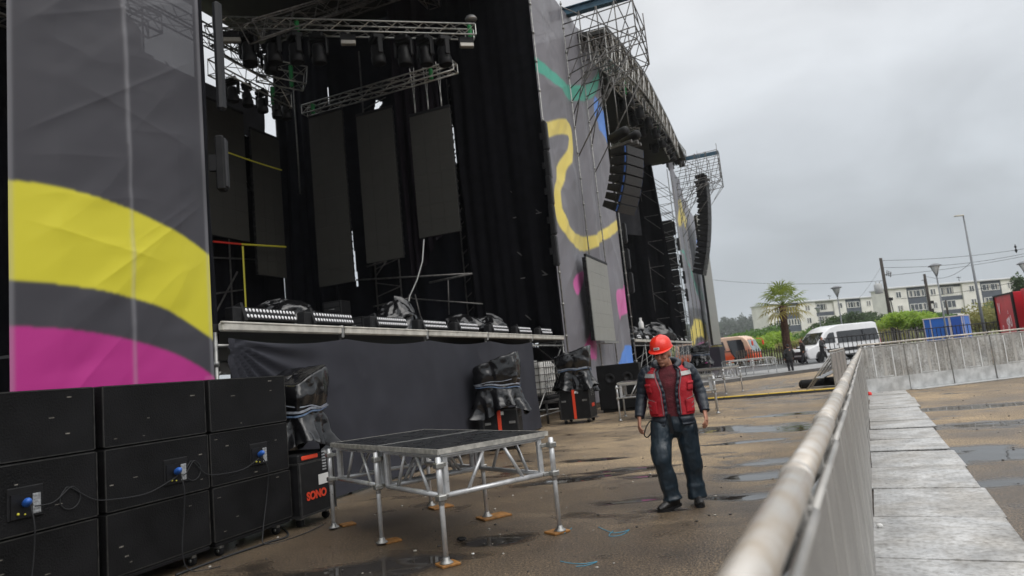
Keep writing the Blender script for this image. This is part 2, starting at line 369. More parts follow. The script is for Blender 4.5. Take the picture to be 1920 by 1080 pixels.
def dispL(y, z):
    u = (z-y*1.0); v = (y+z*.5)
    e = np.minimum(np.abs(y-3.98), np.abs(6.3-y))
    d = .06*ridge(u*.45, v*.16, 4)+.03*ridge(u*1.2, v*.3, 12)+.016*ridge((z*1.2-y*.2)*1.6, y*.5, 9)+.010*fbm(y*3, z*3, 2, 8)
    for (a, b, w, h) in (((4.0, 4.15), (6.3, 5.85), .05, .016), ((4.7, 2.75), (6.3, 4.0), .045, .015), ((4.0, 5.3), (6.3, 6.6), .08, .016), ((5.2, 3.3), (6.28, 4.1), .06, .012), ((4.6, 4.9), (6.28, 4.55), .10, .012), ((4.0, 3.4), (5.6, 3.15), .10, .02)):
        L = math.hypot(b[0]-a[0], b[1]-a[1]); t = ((y-a[0])*(b[0]-a[0])+(z-a[1])*(b[1]-a[1]))/L; q = ((y-a[0])*(b[1]-a[1])-(z-a[1])*(b[0]-a[0]))/L
        d = d+h*np.exp(-np.abs(q)/w)*np.clip(t*3, 0, 1)*np.clip((L-t)*3+.2, 0, 1)
    d = d+.02*np.exp(-np.abs(y-5.2)/.04)
    return .6*d*np.clip(e*2.2, .06, 1)
banner('printed_banner', 'grey banner with broad yellow and magenta bands rising behind the black speaker stack', 3.98, 6.30, .05, 7.6, .0115, GREY,
       [(YEL, PX([(-90, 326), (-40, 331), (20, 338), (75, 346), (150, 364), (235, 393), (300, 424), (350, 451), (388, 476), (408, 492), (412, 645), (400, 637), (350, 605), (300, 578), (200, 549), (100, 533), (20, 525), (-40, 521), (-90, 519)])),
        (PINK, PX([(-90, 608), (-40, 610), (20, 612), (100, 617), (200, 630), (300, 655), (360, 681), (402, 707), (440, 740), (430, 860), (200, 900), (-90, 900)]))],
       dispL, seams=[(lambda z: 5.20+.004*np.sin(z*2), .022), (3.995, .02), (6.27, .02)], clear=.06, blur=4)
def dispA(y, z):
    e = np.minimum.reduce([np.abs(y-k) for k in (20.35, 24.4, 26.9, 30.55)])
    u = z*.8-y; v = z+y*.6
    return .6*(.42*(ridge(u*.16, v*.10, 31)-.5)+.22*ridge((z*.5+y)*.3, (y-z)*.12, 14)+.09*ridge(u*.7, v*.3, 41)+.05*ridge((z+y*.3)*.6, (z-y)*.5, 43))*np.clip(e*.9, .08, 1)-.12*np.clip(1-e, 0, 1)*0
GA = (.175, .17, .19)
artA = [(TEAL, PX([(990, 92), (1001, 107), (1020, 129), (1047, 151), (1073, 162), (1096, 160), (1113, 144), (1123, 127), (1131, 118), (1134, 130), (1124, 146), (1120, 164), (1111, 179), (1093, 190), (1073, 190), (1056, 180), (1029, 160), (1003, 133), (990, 118)])),
        (BLUE, PX([(1113, 182), (1122, 193), (1130, 208), (1139, 212), (1150, 262), (1141, 270), (1131, 256), (1122, 240), (1113, 222), (1108, 207), (1109, 191)])),
        (LYEL, PX([(1010, 233), (1023, 230), (1047, 224), (1062, 229), (1070, 243), (1072, 262), (1072, 284), (1068, 300), (1060, 316), (1057, 338), (1049, 360), (1047, 384), (1049, 400), (1057, 418), (1069, 435), (1084, 443), (1104, 443), (1122, 435), (1149, 416), (1157, 414), (1161, 428), (1136, 447), (1113, 462), (1096, 471), (1080, 469), (1064, 456), (1049, 436), (1040, 407), (1037, 373), (1038, 349), (1044, 331), (1048, 311), (1056, 291), (1062, 274), (1063, 256), (1047, 252), (1025, 259), (1010, 262)])),
        (PALEPINK, PX([(1087, 510), (1078, 513), (1071, 518), (1066, 532), (1070, 548), (1074, 554), (1081, 542), (1086, 525)])),
        (PALEPINK, PX([(1148, 549), (1162, 542), (1174, 534), (1182, 560), (1184, 580), (1179, 585), (1168, 592), (1158, 597)])),
        ((.52, .07, .28), PX([(1106, 600), (1118, 640), (1114, 672), (1085, 672), (1087, 655), (1093, 634), (1100, 615)])),
        (BLUE, PX([(1178, 647), (1169, 655), (1159, 677), (1152, 695), (1162, 696), (1172, 694), (1175, 681), (1178, 681), (1179, 691), (1186, 692), (1189, 664), (1186, 651)])),
        (BLUE, PX([(1143, 716), (1147, 735), (1149, 752), (1140, 754), (1131, 756), (1136, 738)]))]
banner('printed_banner', 'tall grey banner with teal arc and yellow squiggle on the tower between both stages', 20.4, 30.6, .25, 15.6, .032, GA, artA, dispA, top=lambda y: 15.3+.07*(y-20.4), clear=.05)
def dispB(y, z):
    e = np.minimum.reduce([np.abs(y-k) for k in (52.8, 55.6, 58.4, 62)])
    return (.25*(ridge(z*.12-y*.2, z*.1+y*.1, 61)-.5)+.08*ridge(z*.5-y*.4, z*.2, 63))*np.clip(e, .1, 1)
K = lambda pts: PX([(1200+x/3.6, 380+y/3.6) for x, y in pts])
banner('printed_banner', 'narrow looking grey banner with yellow petals at the far end of the stages', 52.8, 67.5, .2, 17.0, .08, (.20, .20, .225),
       [(LYEL, K([(255, -10), (248, 70), (254, 140), (268, 160), (284, 130), (290, 60), (272, -10)])), (LYEL, K([(291, 60), (292, 120), (304, 168), (318, 175), (321, 120), (306, 65)])),
        (TEAL, K([(275, 322), (292, 330), (318, 400), (345, 460), (375, 530), (412, 605), (416, 662), (384, 622), (352, 525), (325, 430), (296, 360)])),
        (BLUE, K([(375, 250), (386, 320), (402, 340), (404, 270)])), ((.075, .075, .085), K([(325, 715), (430, 740), (470, 800), (480, 1250), (370, 1250), (340, 900)])),
        (LYEL, K([(378, 786), (350, 815), (339, 860), (342, 910), (354, 966), (374, 922), (404, 904), (452, 928), (446, 870), (428, 818)])),
        ((.42, .05, .27), K([(405, 946), (445, 948), (470, 975), (480, 1100), (440, 1250), (368, 1250), (358, 1060), (376, 982)]))],
       dispB, top=lambda y: 17.0-.2*(y-52.8), clear=.06)
# ------------------------------------------------------------------ drapes
def drape(label, p, q, z0, z1, nf=9, amp=.1, mat=None, group='black stage curtains', topfn=None, botfn=None, name='stage_curtain', sway=None, seed=0):
    p = Vector((*p, 0)); q = Vector((*q, 0)); d = q-p; n = Vector((-d.y, d.x, 0)).normalized(); nu = max(12, nf*8); nv = 40
    def f(u, v):
        zt = topfn(u) if topfn else z1; zb = botfn(u) if botfn else z0
        uu = u+(sway(u, v) if sway else 0)
        w = u*nf*.62+.9*sin(u*5.3+seed)+.35*sin(v*2.2+u*9+seed); a = amp*(sin(w*2*pi)+.55*sin(w*4.7+seed*2+v*.9)+.35*sin(u*nf*6.1+v*1.7))*(.35+.65*(1-v)**1.3)
        b = p+d*uu+n*a; return (b.x, b.y, zb+(zt-zb)*v)
    return solo(MB().grid(f, nu, nv), name, mat or BLACKCLOTH, label, 'curtain', group)
NIGHTCLOTH = M('blue_black_drape_cloth', (.009, .0095, .013), .9, var=.3, vs=2, bump=.2, bs=50, spec=.1)
PURPLECLOTH = M('plum_black_drape_cloth', (.010, .0075, .011), .9, var=.3, vs=2, bump=.2, bs=50, spec=.1)
MESHCLOTH = M('grey_mesh_cloth', (.05, .05, .058), .8, var=.2, vs=2)
drape('wide flat black curtain closing the right side of the near stage beside the tower', (-9.35, 20.28), (-6.2, 20.28), ZD+.02, 15.0, 9, .07, sway=lambda u, v: -.16*(1-v)*(1-u)*0+.10*(1-u)*(max(0, .5-v))**1.0)
drape('plum black curtain hanging behind the hung screens beside the tallest one', (-11.5, 20.1), (-9.75, 20.1), ZD+2.3, 15.0, 6, .16, PURPLECLOTH, sway=lambda u, v: .10*(1-v), botfn=lambda u: 4.6+2.4*u)
drape('blue black curtain beside the narrow slit of sky in the rear corner', (-16.62, 20.2), (-14.25, 20.2), ZD+1.3, 14.95, 7, .16, NIGHTCLOTH)
drape('long dark curtain closing the rear of the near stage', (-16.8, 6.0), (-16.8, 20.22), ZD, 10.9, 22, .12)
drape('tall black curtain at the left end of the rear wall', (-16.95, 2.0), (-16.95, 14.6), 8, 15.5, 16, .1, topfn=lambda u: 15.6 if u < .80 else 15.6-(u-.80)*13)
drape('grey mesh cloth above the rear curtain', (-16.9, 12.0), (-16.9, 19.9), 10.9, 12.3, 8, .04, MESHCLOTH)
drape('slim black drape hanging at the edge of the yellow and magenta banner', (-6.36, 6.33), (-6.75, 6.75), ZD-.3, 9.5, 3, .05, NIGHTCLOTH)
drape('black drape behind the left edge of the yellow and magenta banner', (-6.95, 1.2), (-6.75, 3.96), 0, 9.5, 5, .05)
drape('added dark sheet filling the gap at the left end under the nearer stage', (-6.42, 6.30), (-10.0, 6.0), 0, 2.4, 6, .04)  # sheet added to darken the open gap below the deck's left end
drape('added dark sheet for the shade under the nearer stage behind the water tank', (-8.6, 16.8), (-8.6, 31.5), 0, 2.4, 10, .06)  # backing sheet added to give the darkness below the deck
drape('added dark sheet for the shade under the second stage', (-8.8, 31.6), (-8.8, 52.6), 0, 2.4, 14, .06)  # same kind of added sheet, standing in for shade below this deck
drape('black curtain with wide folds closing the far side of the second stage', (-18.5, 52.8), (-7.6, 52.8), ZD, 17.0, 16, .22, sway=lambda u, v: .075*(1-v)*u)
drape('grey cloth panel above the curtain of the second stage', (-15.5, 52.2), (-8.9, 52.2), 12.0, 16.4, 10, .05, MESHCLOTH, botfn=lambda u: 12.6-1.6*u)
def backing():
    Yb = 21.0; x0, x1, z0, z1, st_ = -17.2, -6.4, ZD, 15.1, .045
    nx, nz = int((x1-x0)/st_), int((z1-z0)/st_); gx, gz = np.meshgrid(np.linspace(x0, x1, nx+1), np.linspace(z0, z1, nz+1))
    gy = Yb+.05*np.sin(gx*7+gz*.3)+.10*(fbm(gx*.9, gz*.25, 3, 8)-.47)
    hole = np.zeros(gx.shape, bool)
    for P in ([(610.5, 163), (616, 163), (616.5, 206), (611, 206)], [(652, 392), (657, 392), (675, 538), (668, 538)], [(845, 226), (857, 245), (861, 310), (848, 302)], [(699, 207), (703, 185), (721, 192), (706, 207)], [(597, 560), (612, 560), (612, 592), (597, 592)]):
        q = [atY(x, y, Yb) for x, y in P]; hole |= pip(gx, gz, [(v.x, v.z) for v in q])
    idx = np.arange((nx+1)*(nz+1)).reshape(nz+1, nx+1); keep = ~(hole[:-1, :-1] & hole[1:, 1:])
    fs = np.stack([idx[:-1, :-1], idx[:-1, 1:], idx[1:, 1:], idx[1:, :-1]], -1)[keep]
    mb = MB(); mb.add(np.stack([gx, gy, gz], -1).reshape(-1, 3).tolist(), fs.tolist(), 0, True)
    solo(mb, 'stage_curtain', NIGHTCLOTH, 'large backing curtain with a few gaps of daylight behind the hung screens', 'curtain', 'black stage curtains')
backing()
# ------------------------------------------------------------------ stages
WOODDECK = M('black_deck_plywood', (.012, .012, .012), .6, var=.4, vs=6)
ROOFCLOTH = M('dark_olive_roof_sheet', (.015, .0145, .012), .7, var=.3, vs=1.5)
def stage(label, y0, y1, joints, roof):
    t = T('concert_stage', label, 'stage', (-11.6, (y0+y1)/2, 0), 0, 'concert stages')
    bw(MB().box((-11.6, (y0+y1)/2, ZD-.06), (10.5, y1-y0, .1)), 'deck', WOODDECK, t)
    js = [y0]+joints+[y1]
    for a, b in zip(js[:-1], js[1:]):
        o = MB(); o.box((XF+.02, (a+b)/2, ZD-.055), (.10, b-a-.10, .11), bev=.02); o.box((XF+.055, (a+b)/2, ZD-.002), (.05, b-a-.06, .028), bev=.008)
        bw(o, 'edge_beam', CREAMTUBE, t)
    for y in js:
        for x in (XF-.02, XF-2.6):
            mb = MB().bar((x, y, 0), (x, y, ZD-.12), .024, 8)
            if x > -7:
                mb.box((x, y, .03), (.15, .15, .012))
                for h in (.3, 1.0, 2.0): mb.lathe([(.035, -.03), (.035, .03)], (x, y, h), 8)
                if y not in (js[0], js[-1]): mb.box((XF+.02, y, ZD-.07), (.07, .06, .2), bev=.015)
            bw(mb, 'scaffold_post', STEEL, t)
    mb = MB()
    for a, b in zip(js[:-1], js[1:]):
        for x in (XF-.02, XF-2.6):
            mb.bar((x, a, .3), (x, b, .3), .022); mb.bar((x, a, 2.22), (x, b, 2.22), .022); mb.bar((x-.05, a, .32), (x-.05, b, 2.2), .02)
    for y in js: mb.bar((XF, y, .3), (XF-5.2, y, .3), .022); mb.bar((XF-.02, y+.06, 1.9), (XF-2.6, y+.06, .35), .02)
    bw(mb, 'scaffold_ledger', STEEL, t)
    rx0, rx1, ry0, ry1, zf, th = roof
    def rf(dz): return lambda u, v: (rx0+(rx1-rx0)*u, ry0+(ry1-ry0)*v, zf(rx0+(rx1-rx0)*u, ry0+(ry1-ry0)*v)+dz)
    mb = MB().grid(rf(0), 14, 40).grid(rf(th), 14, 40)
    n = 15*41
    for i in range(14): mb.f += [(i, i+1, n+i+1, n+i), (40*15+i, 40*15+i+1, n+40*15+i+1, n+40*15+i)]; mb.mi += [0, 0]; mb.sm += [False, False]
    for j in range(40): mb.f += [(j*15, (j+1)*15, n+(j+1)*15, n+j*15), (j*15+14, (j+1)*15+14, n+(j+1)*15+14, n+j*15+14)]; mb.mi += [0, 0]; mb.sm += [False, False]
    bw(mb, 'roof', ROOFCLOTH, t)
    return t
roofA = (-16.9, -6.6, -1.0, 20.9, lambda x, y: 14.85+.15*sin(pi*(x+16.9)/10.3), .22)
st = stage('nearer large stage with cream edge beam, black curtains and hanging screens', 6.36, 20.36, [8.86, 11.56, 14.44, 17.45], roofA)
mb = MB()
for (z, x) in ((12.6, -16.2), (13.9, -15.4), (11.4, -16.6)): box_truss(mb, (x, 4, z), (x, 14.5, z+.3), .55, .6, .035, .02)
for y in (9.5, 11, 12.5, 13.6): mb.bar((-16.4, y, 8), (-16.4, y, 14.8), .04)
for y in (2, 8.5, 14, 18.6): box_truss(mb, (-16.9, y, 14.25), (-6.8, y, 14.45), .5, .7, .03, .015)
box_truss(mb, (-16.7, 3, 13.9), (-16.7, 20.2, 13.9), .5, .7, .03, .015); box_truss(mb, (-9.6, 3, 14.5), (-9.6, 20.2, 14.5), .4, .7, .03, .015)
bw(mb, 'roof_truss', DARKSTEEL, st)
mb = MB()
for (a, b) in (((-16.7, 14.5, 2.5), (-16.7, 14.5, 14)), ((-16.7, 17.6, 2.5), (-16.7, 17.6, 14)), ((-16.7, 20.3, 2.5), (-16.7, 20.3, 14.6)), ((-13.2, 20.9, 2.5), (-13.2, 20.9, 14)), ((-9.2, 20.9, 2.5), (-9.2, 20.9, 14)), ((-12.2, 20.9, 2.5), (-12.2, 20.9, 9)),
               ((-16.6, 15.2, 12.2), (-16.6, 18.9, 8.6)), ((-16.6, 17.6, 9.6), (-16.6, 19.4, 10.2)), ((-16.6, 15.0, 6.0), (-16.6, 19.5, 6.4)), ((-16.6, 15.2, 4.7), (-16.6, 18.0, 5.2)), ((-16.6, 15.5, 2.6), (-16.6, 17.8, 5.8))):
    mb.bar(a, b, .03)
for z in np.arange(3.2, 12, .5): mb.bar((-13.2, 20.9, z), (-12.2, 20.9, z+.25*((int(z*2) % 2)*2-1)), .022); mb.bar((-9.7, 20.9, z), (-9.0, 20.9, z+.5), .02)
mb.bar((-9.7, 20.9, 2.5), (-9.7, 20.9, 12), .025)
mb.bar(atY(668, 525, 19), atY(880, 513, 19), .03); mb.bar(atY(700, 575, 19), atY(772, 558, 19), .03); mb.bar(atY(765, 592, 18.8), atY(768, 552, 18.8), .03); mb.bar(atY(790, 600, 18.8), atY(778, 552, 18.8), .02)
mb.bar(atY(805, 530, 19), atY(885, 513, 19), .035); mb.bar(atY(772, 560, 19), atY(905, 570, 19), .025); mb.bar(atY(840, 520, 19), atY(842, 590, 19), .02); mb.bar(atY(688, 500, 19), atY(722, 490, 19), .03); mb.bar(atY(700, 525, 19), atY(725, 488, 19), .02)
bw(mb, 'rear_scaffold', DARKSTEEL, st)
def zB(x, y):
    k = (y-41)/15.0
    return 17.0-(2.9 if k < 0 else 1.2)*max(0, abs(k)-.25)**1.25-.02*(x+5)
stB = stage('second large stage beyond the tower with arched truss roof', 31.3, 52.6, [34.0, 36.7, 39.4, 42.1, 44.8, 47.5, 50.2], (-17, -5.0, 27.0, 53.0, zB, .25))
mb = MB()
ys = np.arange(26.4, 49.5, .8)
for i, (a, b) in enumerate(zip(ys[:-1], ys[1:])):
    for x in (-5.0, -5.7):
        za, zb = zB(x, a), zB(x, b)
        mb.bar((x, a, za), (x, b, zb), .05, 6); mb.bar((x, a, za-1.25), (x, b, zb-1.25), .045, 6)
        mb.bar((x, a, za-1.25), (x, b, zb) if i % 2 else (x, a, za), .03, 4); mb.bar((x, a, za), (x, b, zb-1.25), .028, 4)
    mb.bar((-5.0, a, zB(-5, a)), (-5.7, a, zB(-5.7, a)), .03, 4); mb.bar((-5.0, a, zB(-5, a)-1.25), (-5.7, b, zB(-5.7, b)-1.25), .025, 4)
bw(mb, 'roof_truss', STEEL, stB)
# charcoal cloth skirt in front of the near stage
def skirt(u, v):
    y = 6.45+(17.32-6.45)*u; z = .04+2.27*v
    sag = 0
    for a, b in ((6.4, 8.86), (8.86, 11.56), (11.56, 14.44), (14.44, 17.4)):
        if a <= y <= b: sag = .075*sin(pi*(y-a)/(b-a))
    r = math.hypot(y-6.4, 2.31-z); th = math.atan2(2.31-z, y-6.4)
    fan = .045*sin(th*26)*math.exp(-((r-.1)/1.3)**2)*min(1, r*3) if r < 3 else 0
    w = .03*float(ridge(np.array(y*.7), np.array(z*.8), 77))+.02*sin(y*3.1+z*.6)*(1-v)+fan
    if z < .3: w += .03*(1-z/.3)
    return (XF+.075+w, y, z-(sag*v**3))
solo(MB().grid(skirt, 300, 60), 'stage_skirt', SKIRTCLOTH, 'charcoal cloth skirt stretched below the edge of the nearer stage', 'stage skirt')
# ------------------------------------------------------------------ light bars on the stage edges
LENS = M('clear_led_lens', (.78, .78, .80), .18, var=.05, vs=30)
def light_bar(label, L=1.05):
    t = T('led_light_bar', label, 'stage light', (0, 0, 0), 0, 'light bars along the stage edges')
    tilt = Matrix.Rotation(R(-18), 3, 'Y')
    MB().box((-.02, L/2, .12), (.11, L, .18), tilt, .012).build('housing', BLACKMETAL, t)
    mb = MB()
    for r in range(2):
        for k in range(16):
            p = tilt @ Vector((.04, 0, -.042+.084*r)); mb.ball((p.x-.02, L*(k+.5)/16, p.z+.12), (.024, .028, .034), 10, 6)
    mb.build('lens_row', LENS, t)
    MB().box((-.02, .0, .12), (.2, .05, .26), tilt, .01).box((-.02, -.09, .10), (.16, .16, .22), None, .02).build('end_bracket', BLACKMETAL, t)
    MB().box((-.02, L/2, .012), (.12, L*.9, .024)).build('floor_foot', BLACKMETAL, t)
    return t
first = None
for i, x in enumerate((459, 588, 707, 793, 860, 922, 970, 1012)):
    y = atX(x+3, 600, XF+.02).y
    lab = '%s light bar from the left on the cream edge of the nearer stage' % ORD[i]
    if first is None: first = light_bar(lab); first.location = (XF-.08, y, ZD+.01)
    else: dup(first, (XF-.08, y, ZD+.01), label=lab)
for i in range(9): dup(first, (XF-.08, 32.2+i*2.15, ZD+.01), label='%s light bar from the left on the edge of the second stage' % ORD[i])
# ------------------------------------------------------------------ hanging LED screens
def screen(label, p_tl, p_tr, z0, z1, nz, nu, th=.1, wires=0, bracket=False, mat=LEDSHADED, flip=1, group='led screens hung inside the nearer stage'):
    a = Vector((p_tl[0], p_tl[1], 0)); b = Vector((p_tr[0], p_tr[1], 0)); d = (b-a); w = d.length; ang = math.atan2(d.y, d.x)
    t = T('led_screen', label, 'led screen', (a.x, a.y, z0), ang, group); h = z1-z0      # local x along the face, local -y towards the viewer
    mb = MB(); g = .004
    for i in range(nu):
        for j in range(nz): mb.box(((i+.5)*w/nu, 0, (j+.5)*h/nz), (w/nu-g, .03, h/nz-g))
    mb.build('tile_face', mat, t)
    mb = MB(); mb.box((w/2, flip*th*.55, h/2), (w-.02, th, h-.02))
    for j in range(nz*2):
        for s in (0, w): mb.box((s, flip*th*.5, (j+.5)*h/nz/2), (.05, th*.8, .07), bev=.01)
    mb.build('back_frame', BLACKMETAL, t)
    MB().box((w/2, flip*.02, h+.05), (w*1.02, .09, .09), bev=.01).build('top_bar', BLACKMETAL, t)
    for k in range(wires):
        x = w*(.15+.33*k); MB().bar((x-.07, .02, h+1.6), (x, .02, h+.5), .008, 4).bar((x+.07, .02, h+1.6), (x, .02, h+.5), .008, 4).bar((x, .02, h+.55), (x, .02, h+.05), .022, 6).build('hanging_wire', ALUDARK, t)
    if bracket:
        mb = MB().box((w*.6, -.12, -.06), (w*.75, .05, .07)).box((w*.6, .12, -.06), (w*.75, .05, .07))
        for k in range(16): mb.box((w*.24+w*.72*k/15, 0, -.06), (.03, .24, .05))
        mb.build('base_bracket', STEEL, t)
    return t
screen('leftmost dark screen, hung high and close to the yellow and magenta banner', (-15.8, 15.9), (-15.8, 17.55), 6.65, 11.05, 9, 3)
screen('narrow dark screen second from the left, with a yellow strap across it', (-15.8, 17.88), (-15.8, 19.28), 5.6, 10.63, 10, 3)
screen('tallest hanging screen, its foot just above the black amplifier racks', (-13.85, 18.5), (-12.52, 18.5), 4.95, 10.74, 12, 3)
screen('hanging screen between the tallest one and the lightest shortest one', (-11.97, 18.5), (-10.62, 18.5), 5.45, 10.35, 10, 3)
screen('lightest and shortest hanging screen, held by three pairs of wires', (-10.0, 18.5), (-8.58, 18.5), 5.95, 9.88, 8, 3, wires=3)
LEDDAYLIT = M('led_face_daylight_tone', (.255, .255, .235), .5, var=.05, vs=2, bump=.3, bs=350, spec=.3)  # lighter copy of the screen face, with daylight put into its colour
c = atX(1097, 480, -5.75); e = atX(1143, 492, -5.75); z0 = atX(1122, 641, -5.75).z
screen('grey led screen standing in front of the tower banner with teal arc', (-5.75, c.y+.1), (-5.72, c.y+2.9), z0+.04, c.z, 6, 5, .14, bracket=True, mat=LEDDAYLIT, group='led screens facing the audience')
c2 = atX(1318, 480, -5.4); e2 = atX(1343, 480, -5.4)
screen('far tall grey led screen at the end of the second stage', (-5.45, 60.4), (-5.2, 65.2), 2.2, 13.5, 14, 6, .2, mat=LEDDAYLIT, group='led screens facing the audience')
t = T('screen_base', 'dark grey draped base under the far tall led screen', 'screen base', (-5.5, 62.8, 0))
bw(MB().box((-5.45, 62.8, 1.0), (.9, 4.7, 2.0), bev=.05), 'skirt', SKIRTCLOTH, t); bw(MB().box((-5.42, 62.8, 2.06), (.6, 4.4, .10)), 'yellow_rail', M('dull_yellow_rail', (.25, .22, .04), .6), t)
# ------------------------------------------------------------------ trusses inside the near stage
def truss_thing(label, p, q, s=.3, slings=(), step=.4, tri=False, r=.025, mat=ALUDARK):
    mb = box_truss(MB(), p, q, s, step, r, r*.5, tri)
    o = solo(mb, 'lighting_truss', mat, label, 'truss', 'lighting trusses inside the stage')
    for f in slings:
        c = Vector(p).lerp(Vector(q), f); MB().box(c-o.location, (.12, .12, s*1.25), bev=.03).build('sling', GREENCLAMP, o)
    return o
truss_thing('long bright lighting truss across the top of the nearer stage, carrying lamps', (-13.6, 14.15, 12.05), (-7.45, 18.4, 12.0), .34, (.3, .98))
truss_thing('shorter lighting truss rising to the right above the hanging screens', (-14.0, 18.5, 11.05), (-8.25, 18.5, 11.12), .3, (.06, .85))
truss_thing('lighting truss along the rear of the stage, lamps under it, end turned to the curtain', atX(402, 122, -14.2), atX(535, 192, -14.2), .5, (.8,), .5)
truss_thing('short square lighting truss pointing out beside the rear curtain', atX(483, 130, -14.6), atX(572, 148, -13.6), .6, (.7,), .6)
truss_thing('dark upper lighting truss below the rear roof edge', atX(402, 62, -14.8), atX(495, 78, -14.8), .6, (), .6, mat=DARKSTEEL)
truss_thing('dark slanting lighting truss crossing the patch of sky at the rear', atX(402, 72, -15.6), atX(500, 132, -15.6), .4, (), .5, mat=DARKSTEEL)
truss_thing('dark lighting truss rising steeply under the roof of the nearer stage', atX(470, 60, -12.0), atX(690, -10, -11.2), .5, (), .6, mat=DARKSTEEL)
truss_thing('upright lighting truss beside the rear curtain', (-14.55, 18.7, 8.3), (-14.55, 18.7, 13.0), .45, (), .6)
# ------------------------------------------------------------------ lamps
LAMPGLASS = M('dark_lamp_glass', (.05, .055, .07), .08, spec=.8)
def moving_head(label, s=1.0, tilt=0.0, group='moving head lamps'):
    t = T('moving_head_light', label, 'stage lamp', (0, 0, 0), 0, group)     # hangs down from its origin
    MB().box((0, 0, -.08*s), (.34*s, .30*s, .14*s), bev=.03*s).box((-.09*s, 0, .02*s), (.04*s, .05*s, .1*s)).box((.09*s, 0, .02*s), (.04*s, .05*s, .1*s)).build('base', BLACKMETAL, t)
    mb = MB()
    for sx in (-1, 1): mb.box((sx*.21*s, 0, -.33*s), (.05*s, .13*s, .40*s), bev=.02*s)
    mb.box((0, 0, -.16*s), (.44*s, .14*s, .05*s), bev=.02*s); mb.build('yoke', BLACKMETAL, t)
    rot = Matrix.Rotation(tilt, 3, 'X')
    h = MB().lathe([(.05*s, .20*s), (.12*s, .18*s), (.15*s, .08*s), (.15*s, -.06*s), (.17*s, -.10*s), (.17*s, -.24*s), (.15*s, -.27*s), (.13*s, -.27*s)], (0, 0, -.45*s), 14, rot).build('head', BLACKPL, t)
    MB().lathe([(.128*s, -.262*s), (.06*s, -.25*s), (.005*s, -.245*s)], (0, 0, -.45*s), 14, rot, cap=False).build('lens', LAMPGLASS, h)
    return t
mh = moving_head('black moving head lamp hanging near the left end of the bright truss', 1.25, .1)
def trussp(px, dz=-.2):
    a, b = Vector((-13.6, 14.15, 12.05)), Vector((-7.45, 18.4, 12.0)); best = None
    for k in range(201):
        p = a.lerp(b, k/200); d = p-Vector((0, 0, EYE)); x = 960+FPX*d.dot(_r)/d.dot(_w)
        if best is None or abs(x-px) < best[0]: best = (abs(x-px), p)
    return best[1]+Vector((0, 0, dz))
places = [(465, 'first'), (510, 'second'), (552, 'third'), (594, 'fourth'), (705, 'fifth'), (755, 'sixth'), (793, 'seventh'), (829, 'eighth')]
for i, (x, w) in enumerate(places):
    lab = '%s moving head lamp from the left under the long bright truss' % w
    if i == 0: mh.location = trussp(x); mh['label'] = lab
    else:
        o = dup(mh, trussp(x), rz=random.uniform(-.8, .8), label=lab)
rear = [(435, 148, 'lamp under the rear truss nearest the grey strip light'), (462, 158, 'round lamp under the middle of the rear truss'), (490, 170, 'lamp under the rear truss left of the slit of sky'), (517, 182, 'lamp under the rear truss in front of the slit of sky'), (535, 185, 'lamp at the right end of the rear truss')]
for (x, y, l) in rear: dup(mh, atX(x, y, -14.2), rz=random.uniform(-1, 1), label='dark moving head '+l).scale = (.8, .8, .8)
for (x, y, l) in ((466, 70, 'large dark moving head lamp against the patch of sky'), (505, 85, 'dark moving head lamp below the roof edge at the rear')): dup(mh, atX(x, y, -13.4), rz=.4, label=l)
def strip_light(label, loc, rz, L=.45):
    t = T('strip_light', label, 'stage lamp', loc, rz, 'pale strip lights')
    MB().box((0, 0, -.1), (L, .16, .2), bev=.02).build('housing', BLACKMETAL, t); MB().box((0, -.04, -.27), (L*.95, .16, .13), bev=.02).build('reflector', M('pale_reflector', (.42, .40, .36), .35, .3, var=.1, vs=5), t)
    MB().bar((0, 0, 0), (0, 0, .1), .02).build('clamp', ALUDARK, t)
    return t
strip_light('pale strip light under the middle of the bright truss', trussp(652), .6); strip_light('pale strip light at the right end of the bright truss', trussp(871), .6); strip_light('pale strip light at the left end of the bright truss beside the drape', trussp(428), .6, .7)
t = T('flood_lamp', 'silvery work lamp hanging near the top of the wide flat curtain', 'stage lamp', atY(883, 34, 19.9))
MB().lathe([(.03, .10), (.14, .06), (.2, -.02), (.2, -.06)], n=14).build('shade', ALU, t); MB().bar((0, 0, .1), (0, 0, 1.3), .008, 5).build('cable', BLACKPL, t)
# edge lamps: small black box lights up the sides of the openings
def edge_light(label, s=1.0, face=WHITE):
    t = T('edge_light', label, 'stage lamp', (0, 0, 0), 0, 'box lights on the edges of the stage openings')
    MB().box((0, 0, 0), (.15*s, .2*s, .95*s), bev=.02).build('housing', BLACKMETAL, t)
    MB().box((.085*s, .0, 0), (.03, .15*s, .85*s), bev=.01).build('front_grille', M('dark_lamp_front', (.022, .022, .025), .5, .1, var=.3, vs=8), t)
    MB().box((-.11*s, -.05*s, 0), (.09, .06, .2)).build('bracket', BLACKMETAL, t)
    return t
el = None
for i, (x, y) in enumerate(((1022, 255), (1027, 310), (1031, 358), (1036, 412), (1041, 470))):
    p = atX(x, y, -6.1); l = '%s box light from the top at the left edge of the tower banner' % ORD[i]
    if el is None: el = edge_light(l); el.location = p
    else: dup(el, p, label=l)
for i, (x, y) in enumerate(((1171, 437), (1177, 485), (1184, 530))): dup(el, atX(x, y, -6.1), label='%s box light from the top at the right edge of the tower banner' % ORD[i])
for i, (x, y) in enumerate(((1264, 428), (1272, 458), (1277, 490), (1283, 520), (1288, 553))): dup(el, atX(x, y, -6.1), label='%s box light from the top at the left edge of the far banner with petals' % ORD[i])
o = edge_light('large grey box light at the right edge of the yellow and magenta banner', .72); o.location = atX(415, 307, -6.0); o.rotation_euler = (0, 0, .5)
